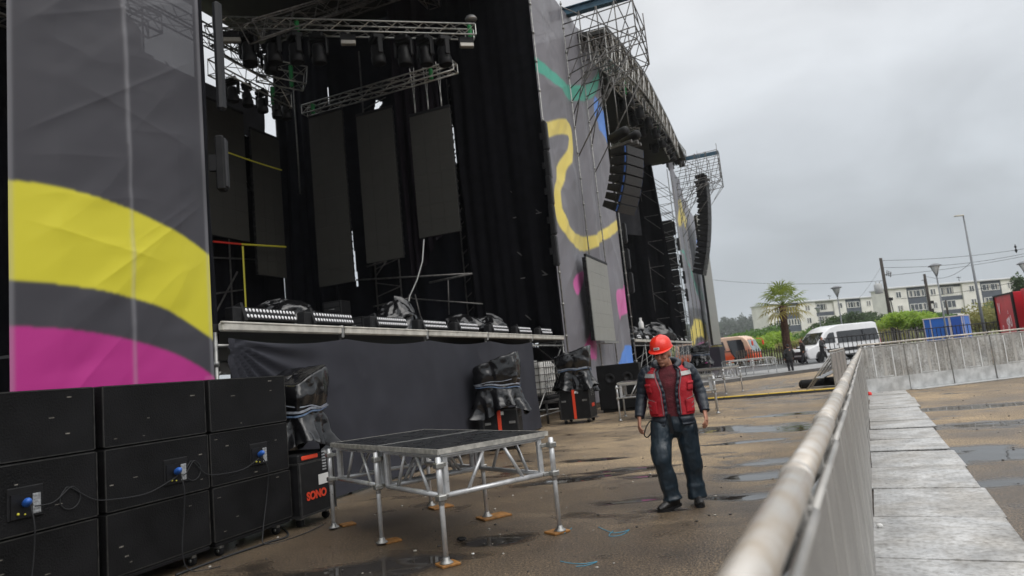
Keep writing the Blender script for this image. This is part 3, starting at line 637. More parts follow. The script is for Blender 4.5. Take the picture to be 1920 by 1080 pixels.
mb = MB().box((0, 0, 0), (.1, .12, 1.45), bev=.03); mb.v = [tuple(Vector(v)+atX(411, 105, -6.1)) for v in mb.v]
solo(mb, 'light_post', M('grey_fixture', (.008, .009, .012), .6, .1, var=.2, vs=4), 'long grey lamp tube upright on the drape beside the yellow banner', 'stage lamp')
# ------------------------------------------------------------------ scaffold tower and its cantilever
def tower(label, y0, ys, ztop, depth, xf, arm, ybeam, group='scaffold towers carrying the banners'):
    """ys: standards along the face; arm = (x tip, z bottom of tip, z top of tip, drop on the pole)"""
    t = T('scaffold_tower', label, 'scaffolding', (xf, y0, 0), 0, group)
    for y in ys:
        mb = MB().bar((xf+.12, y, 0), (xf+.12, y, ztop), .026, 8)
        z = .5
        while z < ztop: mb.lathe([(.045, -.035), (.045, .035)], (xf+.12, y, z), 8); z += 1.0
        bw(mb, 'standard', STEEL, t)
        bw(MB().bar((xf-depth, y, 0), (xf-depth, y, ztop), .026, 6), 'standard', DARKSTEEL, t)
    mb = MB()
    for z in np.arange(.5, ztop, 2.0):
        for a, b in zip(ys[:-1], ys[1:]):
            mb.bar((xf-.3, a, z), (xf-.3, b, z), .022, 5); mb.bar((xf-depth, a, z), (xf-depth, b, z), .022, 5)
            mb.bar((xf-depth, a, z), (xf-depth, b, z+2), .02, 5)
        for y in ys: mb.bar((xf-.25, y, z), (xf-depth, y, z), .022, 5); mb.bar((xf-.3, y, z), (xf-depth, y, z+2), .02, 5)
    bw(mb, 'ledger_lattice', DARKSTEEL, t)
    xt, zt0, zt1, drop = arm
    for y in ybeam:
        mb = MB(); n = int(round((zt1-zt0)/.5))
        for k in range(n+1):
            z = zt0+.5*k; mb.bar((xf+.1, y, z-.15), (xt, y, z), .024, 6)
        for k in range(1, 6): mb.bar((xf+.1, y, zt0-.15-.55*k), (xf+.1+(xt-xf)*(1-k/7.0), y, zt0), .022, 6)
        nb = 4
        for i in range(nb):
            xa = xf+.1+(xt-xf-.1)*i/nb; xb = xf+.1+(xt-xf-.1)*(i+1)/nb
            mb.bar((xa, y, zt0), (xb, y, zt1), .02, 5); mb.bar((xb, y, zt0), (xb, y, zt1+(.5 if i == nb-1 else 0)), .024, 6)
            mb.bar((xa, y, zt0-.9), (xb, y, zt0+.3), .02, 5)
        mb.bar((xf+.1, y, zt1+.4), (xt, y, zt0), .022, 5)
        mb.bar((xf+.1, y, zt0-drop), (xt, y, zt0+.05), .024, 6)
        bw(mb, 'cantilever_frame', STEEL if False else DARKSTEEL, t)
    a, b = ybeam[0], ybeam[-1]; mb = MB()
    n = int(round((zt1-zt0)/.5))
    for k in range(n+1): mb.bar((xt, a, zt0+.5*k), (xt, b, zt0+.5*k), .022, 5)
    mb.bar((xt, a, zt0), (xt, b, zt1), .02, 5); mb.bar((xt, b, zt0), (xt, a, zt1), .02, 5)
    xm = (xf+xt)/2
    for x in (xm, xm+.8): mb.bar((x, a, zt0), (x, b, zt0), .022, 5); mb.bar((x, a, zt1), (x, b, zt1), .022, 5)
    mb.bar((xt, a, zt0), (xm, b, zt0), .02, 5); mb.bar((xm, a, zt0), (xf+.1, b, zt0), .02, 5)
    bw(mb, 'tip_bracing', DARKSTEEL, t)
    return t, xm
STEELBLUE = M('blue_painted_steel', (.035, .085, .125), .5, .3, var=.25, vs=4)
tA, xm = tower('scaffold tower with cantilever frame between the two stages, behind the tall banner', 20.4, [20.36, 24.4, 26.9, 30.7], 15.6, 2.4, XF, (-3.45, 13.3, 15.0, 4.0), [24.4, 26.9])
bw(MB().box((-4.9, 25.6, 15.75), (4.2, .12, .3)).box((-4.9, 25.6, 15.6), (4.2, .3, .03)).box((-4.9, 25.6, 15.9), (4.2, .3, .03)), 'blue_beam', STEELBLUE, tA)
tB, xm2 = tower('scaffold tower with cantilever frame at the far end, holding the larger speaker column', 52.8, [52.7, 55.6, 58.4, 61.9], 15.2, 2.4, XF, (-2.75, 14.9, 17.4, 4.0), [55.2, 57.8])
bw(MB().box((-4.5, 56.5, 17.5), (3.6, .14, .30)), 'blue_beam', STEELBLUE, tB)
t = T('cladding_column', 'column of dark panels beside the far banner with petals', 'panel column', (-7.1, 53.2, 0))
for k in range(7): bw(MB().box((-7.1, 53.3, 3.6+k*1.3), (.9, .5, 1.22), bev=.04), 'panel', BLACKMETAL, t)
mb = MB()
for z in np.arange(2.6, 13.5, .7): mb.bar((-7.75, 53.0, z), (-6.5, 53.0, z+.15), .025, 5)
for x in (-7.75, -6.5): mb.bar((x, 53.0, 0), (x, 53.0, 16), .03, 6)
bw(mb, 'ladder_frame', STEEL, t)
# ------------------------------------------------------------------ line arrays
GRILLE = M('black_speaker_grille', (.026, .026, .027), .55, .2, var=.25, vs=40, bump=.5, bs=260)
DIMBLUE = M('dim_blue_strap', (.02, .07, .24), .5)
def line_array(label, top, n, w, h, d, ang, toe, tilt0=0.0):
    """cabinets hung one under the other; face to local +x, curving back to -x going down"""
    t = T('line_array', label, 'loudspeaker array', top, toe, 'hanging loudspeaker arrays')
    x, z, a = 0.0, -.25, tilt0
    for k in range(n):
        rot = Matrix.Rotation(a, 3, 'Y')
        c = Vector((x, 0, z))+rot @ Vector((0, 0, -h/2))
        mb = MB(); poly = [(d/2, h/2-.01), (d/2, -h/2+.01), (-d/2, -h/2*.7), (-d/2, h/2*.7)]
        vs = [rot @ Vector((p[0], s*w/2, p[1]))+c for s in (-1, 1) for p in poly]
        mb.add(vs, [(3, 2, 1, 0), (4, 5, 6, 7), (0, 1, 5, 4), (1, 2, 6, 5), (2, 3, 7, 6), (3, 0, 4, 7)])
        for s in (-1, 1): mb.box(c+rot @ Vector((-.05*d, s*(w/2+.012), 0)), (d*.5, .02, h*.5), rot, .005)
        cb = mb.build('cabinet', BLACKPL, t)
        MB().box(c+rot @ Vector((d/2+.008, 0, 0)), (.012, w*.96, h*.92), rot, .004).build('grille', GRILLE, cb)
        for s in (-1, 1): MB().box(c+rot @ Vector((d*.44, s*(w/2+.02), 0)), (.045, .05, h*.72), rot, .008).build('rigging_strap', DIMBLUE if n < 10 else BLACKMETAL, cb)
        mb = MB()
        for s in (-1, 1): mb.box(c+rot @ Vector((-d*.42, s*(w/2-.12), .03)), (.14, .1, h*.5), rot, .01); mb.box(c+rot @ Vector((-d*.55, s*(w/2-.2), -.05)), (.1, .05, .1), rot)
        mb.build('rear_rigging', BLACKMETAL, cb)
        e = rot @ Vector((0, 0, -h)); x += e.x; z += e.z; a += ang
    mb = MB().box((0, 0, -.14), (d*1.5, .1, .16), bev=.02).box((0, -.3, -.14), (d*1.3, .08, .12), bev=.02).box((0, .3, -.14), (d*1.3, .08, .12), bev=.02)
    mb.build('fly_frame', DARKSTEEL, t)
    for sy in (-.35, .35):
        hb = MB().lathe([(.13, -.38), (.17, -.36), (.17, .3), (.14, .36), (.08, .4)], (.05*sy, sy, .22), 14, Matrix.Rotation(R(84), 3, 'Y') @ Matrix.Rotation(.15, 3, 'X')).build('chain_hoist', BLACKMETAL, t)
        MB().bar((0, sy, .3), (0, sy, 2.3), .018, 6).build('hoist_chain', DARKSTEEL, t)
    return t
line_array('shorter speaker column with blue straps hanging before the tower banner', atX(1174, 272, -4.1)+Vector((0, 0, .1)), 7, 1.12, .315, .66, R(4.0), R(-20), R(5))
lb = line_array('taller black speaker column hanging high in front of the far banner', (-4.25, 55.9, 15.4), 17, 1.2, .44, .8, R(1.15), R(-8), R(0))
# ------------------------------------------------------------------ lamps under the second stage's roof
m2 = moving_head('first moving head lamp in the row under the arched roof', 1.5, .3, 'moving head lamps under the arched roof')
ptsB = [(1176, 175), (1196, 200), (1213, 222), (1226, 243), (1239, 262), (1250, 276), (1259, 288), (1268, 297), (1276, 303)]
for i, (x, y) in enumerate(ptsB):
    p = atX(x, y-14, -5.6); lab = '%s moving head lamp from the left in the row under the arched roof' % ORD[i]
    if i == 0: m2.location = p; m2['label'] = lab
    else: dup(m2, p, rz=random.uniform(-.5, .5), label=lab)
truss_thing('lamp carrying truss under the front of the arched roof', atX(1150, 140, -5.6), atX(1280, 290, -5.6), .55, (.1, .5, .95), .5, r=.035, mat=STEEL)
truss_thing('upper inner truss in the dark of the second stage', atX(1142, 243, -9.5), atX(1190, 225, -7.0), .7, (), .7, r=.03)
truss_thing('lower inner truss in the dark of the second stage', atX(1140, 268, -9.5), atX(1190, 250, -7.0), .7, (), .7, r=.03)
pB = [(1165, 185), (1185, 215), (1202, 238), (1225, 270), (1243, 292), (1255, 305)]
for i, (x, y) in enumerate(pB): dup(m2, atX(x, y-10, -6.6), rz=random.uniform(-.5, .5), label='%s moving head lamp from the left in the inner row under the arched roof' % ORD[i])
# ------------------------------------------------------------------ straps and a cable inside the near stage
def strand(name, label, cat, pts, r, mat, group=None): return solo(MB().tube(pts, r, 5), name, mat, label, cat, group)
def sagline(a, b, sag, n=14):
    a, b = Vector(a), Vector(b); return [a.lerp(b, k/n)-Vector((0, 0, sag*4*(k/n)*(1-k/n))) for k in range(n+1)]
strand('ratchet_strap', 'yellow strap running across the two left screens', 'strap', sagline(atX(425, 285, -15.5), atX(528, 319, -15.5), .02), .025, YELLOWTAPE, 'straps at the rear of the nearer stage')
strand('ratchet_strap', 'yellow strap crossing low over the narrow screen', 'strap', sagline(atX(452, 458, -15.5), atX(536, 463, -15.5), .0), .03, YELLOWTAPE, 'straps at the rear of the nearer stage')
strand('ratchet_strap', 'red strap below the leftmost screen', 'strap', sagline(atX(400, 453, -15.5), atX(452, 458, -15.5), .0), .03, RED, 'straps at the rear of the nearer stage')
strand('ratchet_strap', 'yellow strap hanging straight down to the stage floor', 'strap', sagline(atX(455, 462, -15.4), atX(461, 577, -15.4), .0), .03, YELLOWTAPE, 'straps at the rear of the nearer stage')
strand('signal_cable', 'pale cable hanging from the shortest screen', 'cable', [atY(795, 449, 18.4), atY(792, 490, 18.4), atY(782, 525, 18.4), atY(768, 556, 18.4), atY(762, 590, 18.4)], .02, WHITE)
# ------------------------------------------------------------------ subwoofer stack on wheeled boards
SUBWOOD = M('scuffed_black_cabinet', (.0075, .0075, .0082), .7, var=.5, vs=3, bump=.45, bs=70, rvar=.12, spec=.16)
SCUFF = M('worn_edge_paint', (.16, .15, .13), .7, var=.6, vs=25)
XS, SH, SD = -5.5, .545, .72
cols = [(3.02, 4.17, 0.0), (4.24, 5.37, .0), (5.40, 6.56, .0)]
cname = ['left', 'middle', 'right']; rname = ['bottom', 'middle', 'top']
def sub(label, w, d, h):
    t = T('subwoofer', label, 'loudspeaker', (0, 0, 0), 0, 'stacked black bass speakers')
    b = MB().box((-d/2, 0, h/2), (d, w-.012, h-.012), None, .012).build('cabinet', SUBWOOD, t)
    mb = MB()
    for y in (-w/2+.008, w/2-.008): mb.box((-.003, y, h/2), (.012, .010, h-.03))
    for z in (.012, h-.014): mb.box((-.003, 0, z), (.012, w-.03, .008))
    mb.build('edge_trim', SCUFF if False else M('dull_black_trim', (.022, .0215, .02), .5, var=.7, vs=14), t)
    mb = MB()
    for k in range(4):
        y = random.uniform(-.45, .45)*w; z = random.uniform(.08, .9)*h; mb.box((.001, y, z), (.004, random.uniform(.02, .06), random.uniform(.004, .012)))
    mb.build('scratch_mark', SCUFF, t)
    return t
PLATE = M('connector_plate_steel', (.075, .075, .075), .4, .4, var=.4, vs=25)
for ci, (y0, y1, dx) in enumerate(cols):
    w = y1-y0; yc = (y0+y1)/2
    for ri in range(3):
        t = sub('black bass speaker, %s row of the %s column%s' % (rname[ri], cname[ci], ' with a blue plug in its back' if ri == 1 else ''), w, SD, SH)
        t.location = (XS+dx+random.uniform(-.01, .01), yc, .155+ri*SH); t.rotation_euler = (0, 0, random.uniform(-.008, .008))
        if ri == 1:
            py = {0: -.02, 1: .16, 2: .10}[ci]; pz = .24
            p = MB().box((.004, py, pz), (.014, .27, .24), bev=.006).build('connector_plate', BLACKMETAL, t)
            MB().box((.014, py, pz-.02), (.01, .23, .18)).build('recess', BLACKPL, p)
            mb = MB()
            for k in range(6): mb.box((.020, py+.075, pz-.08+k*.025), (.008, .055, .012))
            mb.box((.018, py+.075, pz-.018), (.004, .06, .15)); mb.build('rating_label', M('grey_label_print', (.30, .31, .32), .5, var=.4, vs=60), p)
            mb = MB().lathe([(.026, 0), (.030, .01), (.030, .06), (.02, .09), (.012, .10)], (.018, py-.005, pz-.01), 12, Matrix.Rotation(R(70), 3, 'Y') @ Matrix.Rotation(R(20), 3, 'X'))
            mb.build('blue_plug', BLUEPLUG, t)
            MB().ball((.03, py-.07, pz-.075), .010, 8, 6).ball((.03, py-.02, pz-.085), .007, 8, 6).build('yellow_knob', YELLOWTAPE, t)
    t = T('wheeled_board', 'low black wheeled board under the %s column of bass speakers' % cname[ci], 'dolly', (XS, yc, 0), 0, 'wheeled boards under the bass speakers')
    MB().box((-SD/2, 0, .135), (SD, w-.05, .035), bev=.006).build('board', SUBWOOD, t)
    for sx in (-.1, -SD+.1):
        for sy in (-1, 1):
            wl = MB().lathe([(.03, -.02), (.05, -.02), (.052, 0), (.05, .02), (.03, .02)], (sx, sy*(w/2-.16), .052), 16, Matrix.Rotation(R(90), 3, 'X')).build('caster_wheel', RUBBER, t)
            MB().box((sx, sy*(w/2-.16), .095), (.09, .055, .05), bev=.01).lathe([(.018, -.024), (.018, .024)], (sx, sy*(w/2-.16), .052), 10, Matrix.Rotation(R(90), 3, 'X')).build('caster_fork', STEEL, wl)
def cable(label, pts, r=.0055, mat=None, name='power_cable', group='black power cables'):
    out = []
    P = [Vector(p) for p in pts]
    for i in range(len(P)-1):
        p0, p1, p2, p3 = P[max(i-1, 0)], P[i], P[i+1], P[min(i+2, len(P)-1)]
        for k in range(6):
            t = k/6; out.append(.5*(2*p1+(p2-p0)*t+(2*p0-5*p1+4*p2-p3)*t*t+(3*p1-p0-3*p2+p3)*t**3))
    out.append(P[-1])
    return solo(MB().tube(out, r, 6), name, mat or M('dark_grey_cable', (.013, .014, .016), .55), label, 'cable', group)
def loop(c, r, n=10): return [Vector((XS+.02, c[0]+r*sin(2*pi*k/n), c[1]+r*cos(2*pi*k/n))) for k in range(n+1)]
zc = .155+SH+.22
for i, (yc, dn) in enumerate(((3.58, .10), (4.97, .0))):
    cable('black power cable drooping from the %s blue plug' % ('leftmost', 'middle')[i], [(XS+.06, yc, zc), (XS+.09, yc+.01, zc-.16), (XS+.07, yc+.015, .55), (XS+.06, yc-.01, .18), (XS+.1, yc+.05, .012), (XS+.3, yc+.2, .012)])
cable('dark signal cable looping from the left column to the middle plug', [(XS+.05, 3.62, zc-.02), (XS+.03, 3.78, zc-.02)]+loop((3.92, zc-.02), .085)+[(XS+.03, 4.1, zc-.06), (XS+.03, 4.25, zc-.1), (XS+.04, 4.6, zc-.12), (XS+.04, 4.85, zc-.06), (XS+.05, 4.95, zc-.02)], .0045, name='signal_cable', group='dark signal cables')
cable('dark signal cable looping from the middle column to the right plug', [(XS+.05, 4.99, zc-.02), (XS+.03, 5.06, zc-.02)]+loop((5.16, zc-.01), .09)+[(XS+.03, 5.3, zc-.06), (XS+.03, 5.5, zc-.1), (XS+.04, 5.8, zc-.1), (XS+.05, 6.03, zc-.02)], .0045, name='signal_cable', group='dark signal cables')
cable('black cable hanging from the right blue plug to the ground', [(XS+.06, 6.05, zc), (XS+.08, 6.12, zc-.15), (XS+.05, 6.12, .5), (XS+.08, 6.0, .15), (XS+.15, 5.95, .012), (XS+.3, 6.3, .012), (XS+.25, 6.8, .012)])
cable('black cable lying on the wet ground in front of the bass speakers', [atZ(330, 1078, .012), atZ(420, 1045, .012), atZ(500, 1018, .012), atZ(540, 1004, .012), atZ(520, 985, .012), atZ(470, 975, .012)], .012)
# ------------------------------------------------------------------ wrapped speakers on flight cases
TAPE = M('clear_packing_tape', (.24, .26, .30), .15, spec=.9, var=.35, vs=20)
BLUETAPE = M('bluish_clear_tape', (.10, .15, .24), .2, spec=.8, var=.4, vs=20)
def wrapped(label, loc, rz, s=(.62, .62, 1.0), lean=.2, seed=1, skirt=1.35):
    """a wedge speaker stood up and wrapped in black sheet, taped at the waist, loose hem below; front = local -y"""
    t = T('wrapped_speaker', label, 'wrapped speaker', loc, rz, 'loudspeakers wrapped in black plastic')
    W, D, H = s
    def f(u, v):
        th = 2*pi*u; c, sn = cos(th), sin(th)
        if v < .5:      # hem to waist
            k = v/.5; rad = skirt+(.86-skirt)*k**.8; z = H*.42*k**1.15
            fold = .17*(1-k)**.7*sin(th*7+seed+1.5*sin(th*2))+.10*(1-k)*sin(th*13+seed*3)
            rad *= 1+fold; z += H*.10*(1-k)*sin(th*3+seed)
        else:
            k = (v-.5)/.5; rad = .86+.16*min(1, k*3.5)-.06*k; z = H*(.42+.58*min(1, k/.72)); rad *= 1+.03*sin(th*11+seed)*(1-k)
            if k > .72: rad *= max(0.0, 1-(k-.72)/.28)
        p = 7.0 if v > .5 else 4.0
        q = (abs(c)**p+abs(sn)**p)**(-1/p)
        x, y = W/2*rad*q*c, D/2*rad*q*sn
        # sloped top: front edge lower, like a wedge
        if v > .5: z -= max(0, (z-H*.5))*.40*max(0, min(1, .5-x/W))*1.15
        w = float(fbm(np.array(th*2.2+seed*5), np.array(z*5.0), 3, seed))-.45+.34*(float(ridge(np.array(th*1.5+seed+z*1.6), np.array(z*1.7-th*.6), seed+9))-.5)
        return (x*(1+.16*w)+lean*.0, y*(1+.16*w), z+.05*w)
    MB().grid(f, 110, 60).build('black_sheet', GLOSSBAG, t)
    def band(z0, rad, h, mat, tl):
        def g(u, v):
            th = 2*pi*u; c, sn = cos(th), sin(th); q = (abs(c)**5+abs(sn)**5)**(-.2)
            r_ = rad*(1+.02*sin(th*9+seed)); return (W/2*r_*q*c, D/2*r_*q*sn, z0+h*(v-.5)+tl*sin(th+seed)+.012*sin(th*6))
        MB().grid(g, 60, 3).build('tape_band', mat, t)
    band(H*.46, .95, .030, TAPE, .03); band(H*.42, .94, .022, BLUETAPE, .045); band(H*.50, .985, .014, TAPE, -.03)
    return t
CASE = M('black_flight_case', (.010, .010, .011), .55, var=.35, vs=8, bump=.2, bs=120, spec=.25)
def letters(txt, size, mat, parent, loc, rot, depth=.002, name='lettering', bold=0.0, spacing=1.0):
    cu = bpy.data.curves.new(name, 'FONT'); cu.body = txt; cu.size = size; cu.extrude = depth; cu.offset = bold; cu.align_x = 'CENTER'; cu.align_y = 'CENTER'; cu.space_character = spacing
    o = bpy.data.objects.new(name, cu); COL.objects.link(o)
    dg = bpy.context.evaluated_depsgraph_get(); me = bpy.data.meshes.new_from_object(o.evaluated_get(dg)); bpy.data.objects.remove(o); bpy.data.curves.remove(cu)
    me.materials.clear(); me.materials.append(mat); me.name = name
    o = bpy.data.objects.new(name, me); COL.objects.link(o); o.parent = parent; o.location = loc; o.rotation_euler = rot
    return o
ORANGE = M('orange_red_print', (.75, .06, .02), .5)
def case(label, loc, rz, d, side='SONO', full=True, strap=True, handles=True, sl=(.0, .45)):
    """flight case on casters; local -y and +x are the seen sides"""
    W, D, H = d
    t = T('flight_case', label, 'flight case', loc, rz, 'flight cases under the wrapped speakers')
    MB().box((0, 0, .12+H/2), (W, D, H), bev=.008).build('body', CASE, t)
    mb = MB()
    for sx in (-1, 1):
        for sy in (-1, 1): mb.box((sx*(W/2-.008), sy*(D/2-.008), .12+H/2), (.026, .026, H+.006))
    for z in (.13, .12+H-.01):
        for sx in (-1, 1): mb.box((sx*(W/2-.005), 0, z), (.022, D-.03, .022))
        for sy in (-1, 1): mb.box((0, sy*(D/2-.005), z), (W-.03, .022, .022))
    mb.build('edge_profile', M('dull_case_edging', (.045, .045, .045), .45, .4, var=.4, vs=12), t)
    for sx in (-1, 1):
        for sy in (-1, 1):
            w = MB().lathe([(.02, -.018), (.048, -.018), (.05, 0), (.048, .018), (.02, .018)], (sx*(W/2-.1), sy*(D/2-.09), .05), 14, Matrix.Rotation(R(90), 3, 'X')).build('caster_wheel', RUBBER, t)
            MB().box((sx*(W/2-.1), sy*(D/2-.09), .10), (.08, .06, .035), bev=.006).build('caster_fork', STEEL, w)
    if strap:
        MB().box((-.02, -D/2-.012, .12+H*.5), (.075, .02, H*.98), bev=.004).build('red_strap', ORANGE, t); MB().box((.05, -D/2-.02, .12+H*.9), (.06, .006, .07)).build('paper_tag', WHITE, t)
    if handles:
        for x in (-.22*W/.6, .2*W/.6):
            MB().box((x, -D/2-.008, .12+H*.62), (.13, .02, .05), bev=.006).build('handle', STEEL, t)
        for y in (-.12, .12):
            mb = MB()
            for k in range(4): mb.box((W/2+.008, y, .12+H*(.76+.06*k)), (.012, .05, .022), bev=.004)
            mb.build('latch', ALUDARK, t)
    if side:
        o = letters(side, .128, ORANGE, t, (W/2+.006, sl[0], .12+H*sl[1]), (R(90), 0, R(90)), bold=.006, name='case_lettering')
    return t
# 1: beside the bass stack, its SONO face turned to the open ground
p = atX(577, 900, -5.42)
c1 = case('black flight case marked in red letters beside the bass speaker stack', (-5.42-.35, 6.96, 0), 0, (.70, .66, .62), 'SONO', strap=False, handles=False, sl=(-.04, .35))
MB().box((.356, .12, .50), (.006, .22, .12)).build('white_sticker', WHITE, c1)
mb = MB()
for k in range(7): mb.box((.357, .13, .80-.035*k+.02), (.006, .075, .018))
mb.build('printed_label', M('grey_label_print', (.3, .3, .3)), c1)
MB().box((.345, -.12, .79), (.02, .30, .05), bev=.01).build('red_lid_strap', ORANGE, c1)
MB().box((0, 0, .78), (.68, .64, .12), bev=.02).build('lid', CASE, c1)
wrapped('black plastic wrapped speaker on the flight case beside the bass speakers', (-5.78, 7.05, .88), R(90), (.66, .70, 1.02), seed=2, skirt=1.22)
# 2: behind the riser table
q = atY(945, 800, 13.6)
case('flight case with a hanging red strap in front of the cloth skirt', (-5.62, 13.35, 0), R(14), (.72, .66, .70), '', sl=(0, .5))
wrapped('black plastic wrapped speaker leaning back before the middle of the cloth skirt', (-5.66, 13.35, .78), R(18), (.98, .92, 1.22), seed=5, skirt=1.12)
case('flight case with red stripe standing by the water tank', (-5.5, 18.55, 0), R(4), (.84, .80, .80), 'SONO', sl=(0, .42))
wrapped('black plastic wrapped speaker in front of the tower banner by the water tank', (-5.52, 18.6, .92), R(10), (.98, .95, 1.18), seed=9, skirt=1.12)
case('distant flight case under a wrapped speaker near the far banner', (-4.9, 44.6, 0), R(4), (.9, .8, .8), '', strap=False)
wrapped('black plastic wrapped speaker at the foot of the far banner', (-4.9, 44.6, .92), R(10), (1.15, 1.1, 1.35), seed=12, skirt=1.1)
# ------------------------------------------------------------------ covered heaps and racks on the stage
def heap(label, loc, s, seed, tall=1.0):
    def f(u, v):
        th = 2*pi*u; k = v; rad = (1-k**2.2)**.5 if k < 1 else 0
        n = float(fbm(np.array(cos(th)*1.6+seed*3), np.array(sin(th)*1.6+k*2.2), 4, seed)); rg = float(ridge(np.array(th*1.6+seed), np.array(k*3.0+seed), seed+3))
        r = rad*(.85+.45*(n-.45)+.16*rg); return (s[0]*r*cos(th), s[1]*r*sin(th), s[2]*(k**.85)*(.8+.45*n))
    return T2(solo(MB().grid(f, 60, 22), 'covered_gear', GLOSSBAG, label, 'covered gear', 'gear under black plastic on the stages'), loc)
def T2(o, loc): o.location = loc; return o
heap('large heap of gear under black plastic behind the first two light bars', (-7.6, 9.1, ZD), (.75, .62, .62), 3)
heap('gear under glossy black plastic beside the third light bar', (-7.3, 12.15, ZD), (.5, .5, .75), 5)
heap('low heap under crumpled black plastic behind the fifth light bar', (-7.3, 15.4, ZD), (.65, .6, .55), 8)
heap('crumpled black plastic with pale creases behind the sixth light bar', (-7.0, 16.2, ZD), (.6, .45, .55), 11)
heap('grey covered gear in the middle of the second stage', (-7.4, 43.5, ZD), (1.4, 1.1, 1.2), 13)
heap('small covered gear at the left of the second stage', (-7.4, 35.6, ZD), (.8, .8, .8), 15)
heap('dark covered gear in the centre of the second stage edge', (-7.4, 38.6, ZD), (.8, .8, .8), 17)
for i, (x, z) in enumerate(((-12.45, 0), (-12.45, .58), (-12.45, 1.16), (-11.72, 0), (-11.72, .58))):
    t = T('amplifier_rack', 'black amplifier rack, %s in the %s pile under the tallest screen' % (('bottom', 'middle', 'top')[int(z/.57)], ('left', 'right')[x > -12]), 'amplifier', (x, 17.4, ZD+z), 0, 'amplifier racks on the stage')
    MB().box((0, 0, .28), (.68, .5, .55), bev=.02).build('case', CASE, t); mb = MB()
    for k in range(3): mb.box((0, -.255, .12+.16*k), (.54, .015, .13), bev=.004)
    mb.build('front_panel', M('dark_rack_panel', (.04, .04, .042), .4, .3), t); MB().bar((-.1, -.275, .3), (.1, -.275, .3), .012).build('handle', STEEL, t)
t = T('bottle', 'small white bottle on the second stage near the tower', 'bottle', atX(1203, 616, -6.7))
MB().lathe([(.12, 0), (.13, .05), (.13, .3), (.06, .42), (.06, .5)], n=14).build('body', WHITE, t); MB().lathe([(.07, .5), (.07, .56)], n=12).build('cap', WHITE, t)
# ------------------------------------------------------------------ water tank in its cage
t = T('water_tank', 'white plastic water tank in a steel cage under the stage beside the skirt', 'water tank', (-7.0, 19.35, .66))
MB().box((0, 0, .62), (1.0, 1.1, 1.0), bev=.10).lathe([(.12, 0), (.12, .05)], (0, 0, 1.12), 14).build('tank', M('milky_tank_plastic', (.80, .79, .76), .5, var=.08, vs=3), t)
mb = MB()
for z in (.14, .34, .54, .74, .94, 1.12): mb.tube([(.53, -.58, z), (.53, .58, z), (-.53, .58, z), (-.53, -.58, z), (.53, -.58, z)], .012, 5)
for k in range(7): mb.bar((.53, -.58+1.16*k/6, .1), (.53, -.58+1.16*k/6, 1.14), .011, 5)
for k in range(1, 6): mb.bar((-.53+1.06*k/6, -.58, .1), (-.53+1.06*k/6, -.58, 1.14), .011, 5)
mb.build('cage', DARKSTEEL, t); MB().box((0, 0, .05), (1.1, 1.2, .1), bev=.02).build('pallet', BLACKMETAL, t)
t2 = T('support_table', 'dark metal stand carrying the water tank', 'stand', (-7.0, 19.35, 0))
mb = MB().box((0, 0, .625), (1.2, 1.35, .06)); MB.build(mb, 'top', DARKSTEEL, t2)
for sx in (-.5, .5):
    for sy in (-.6, .6): MB().bar((sx, sy, 0), (sx, sy, .60), .035).build('leg', DARKSTEEL, t2)
# ------------------------------------------------------------------ black speaker cabinet behind the second riser
t = T('speaker_cabinet', 'black speaker cabinet between the tower banner and the riser behind the worker', 'loudspeaker', (-5.0, 21.9, .0), R(6))
MB().box((0, 0, .78), (1.35, .9, 1.4), bev=.02).build('cabinet', SUBWOOD, t); mb = MB()
for sx in (-.28, .28): MB().lathe([(.17, 0), (.15, .02), (.05, -.03)], (sx, -.455, 1.05), 16, Matrix.Rotation(R(90), 3, 'X')).build('cone', RUBBER, t)
MB().box((0, 0, .04), (1.2, .8, .08)).build('base', RUBBER, t)
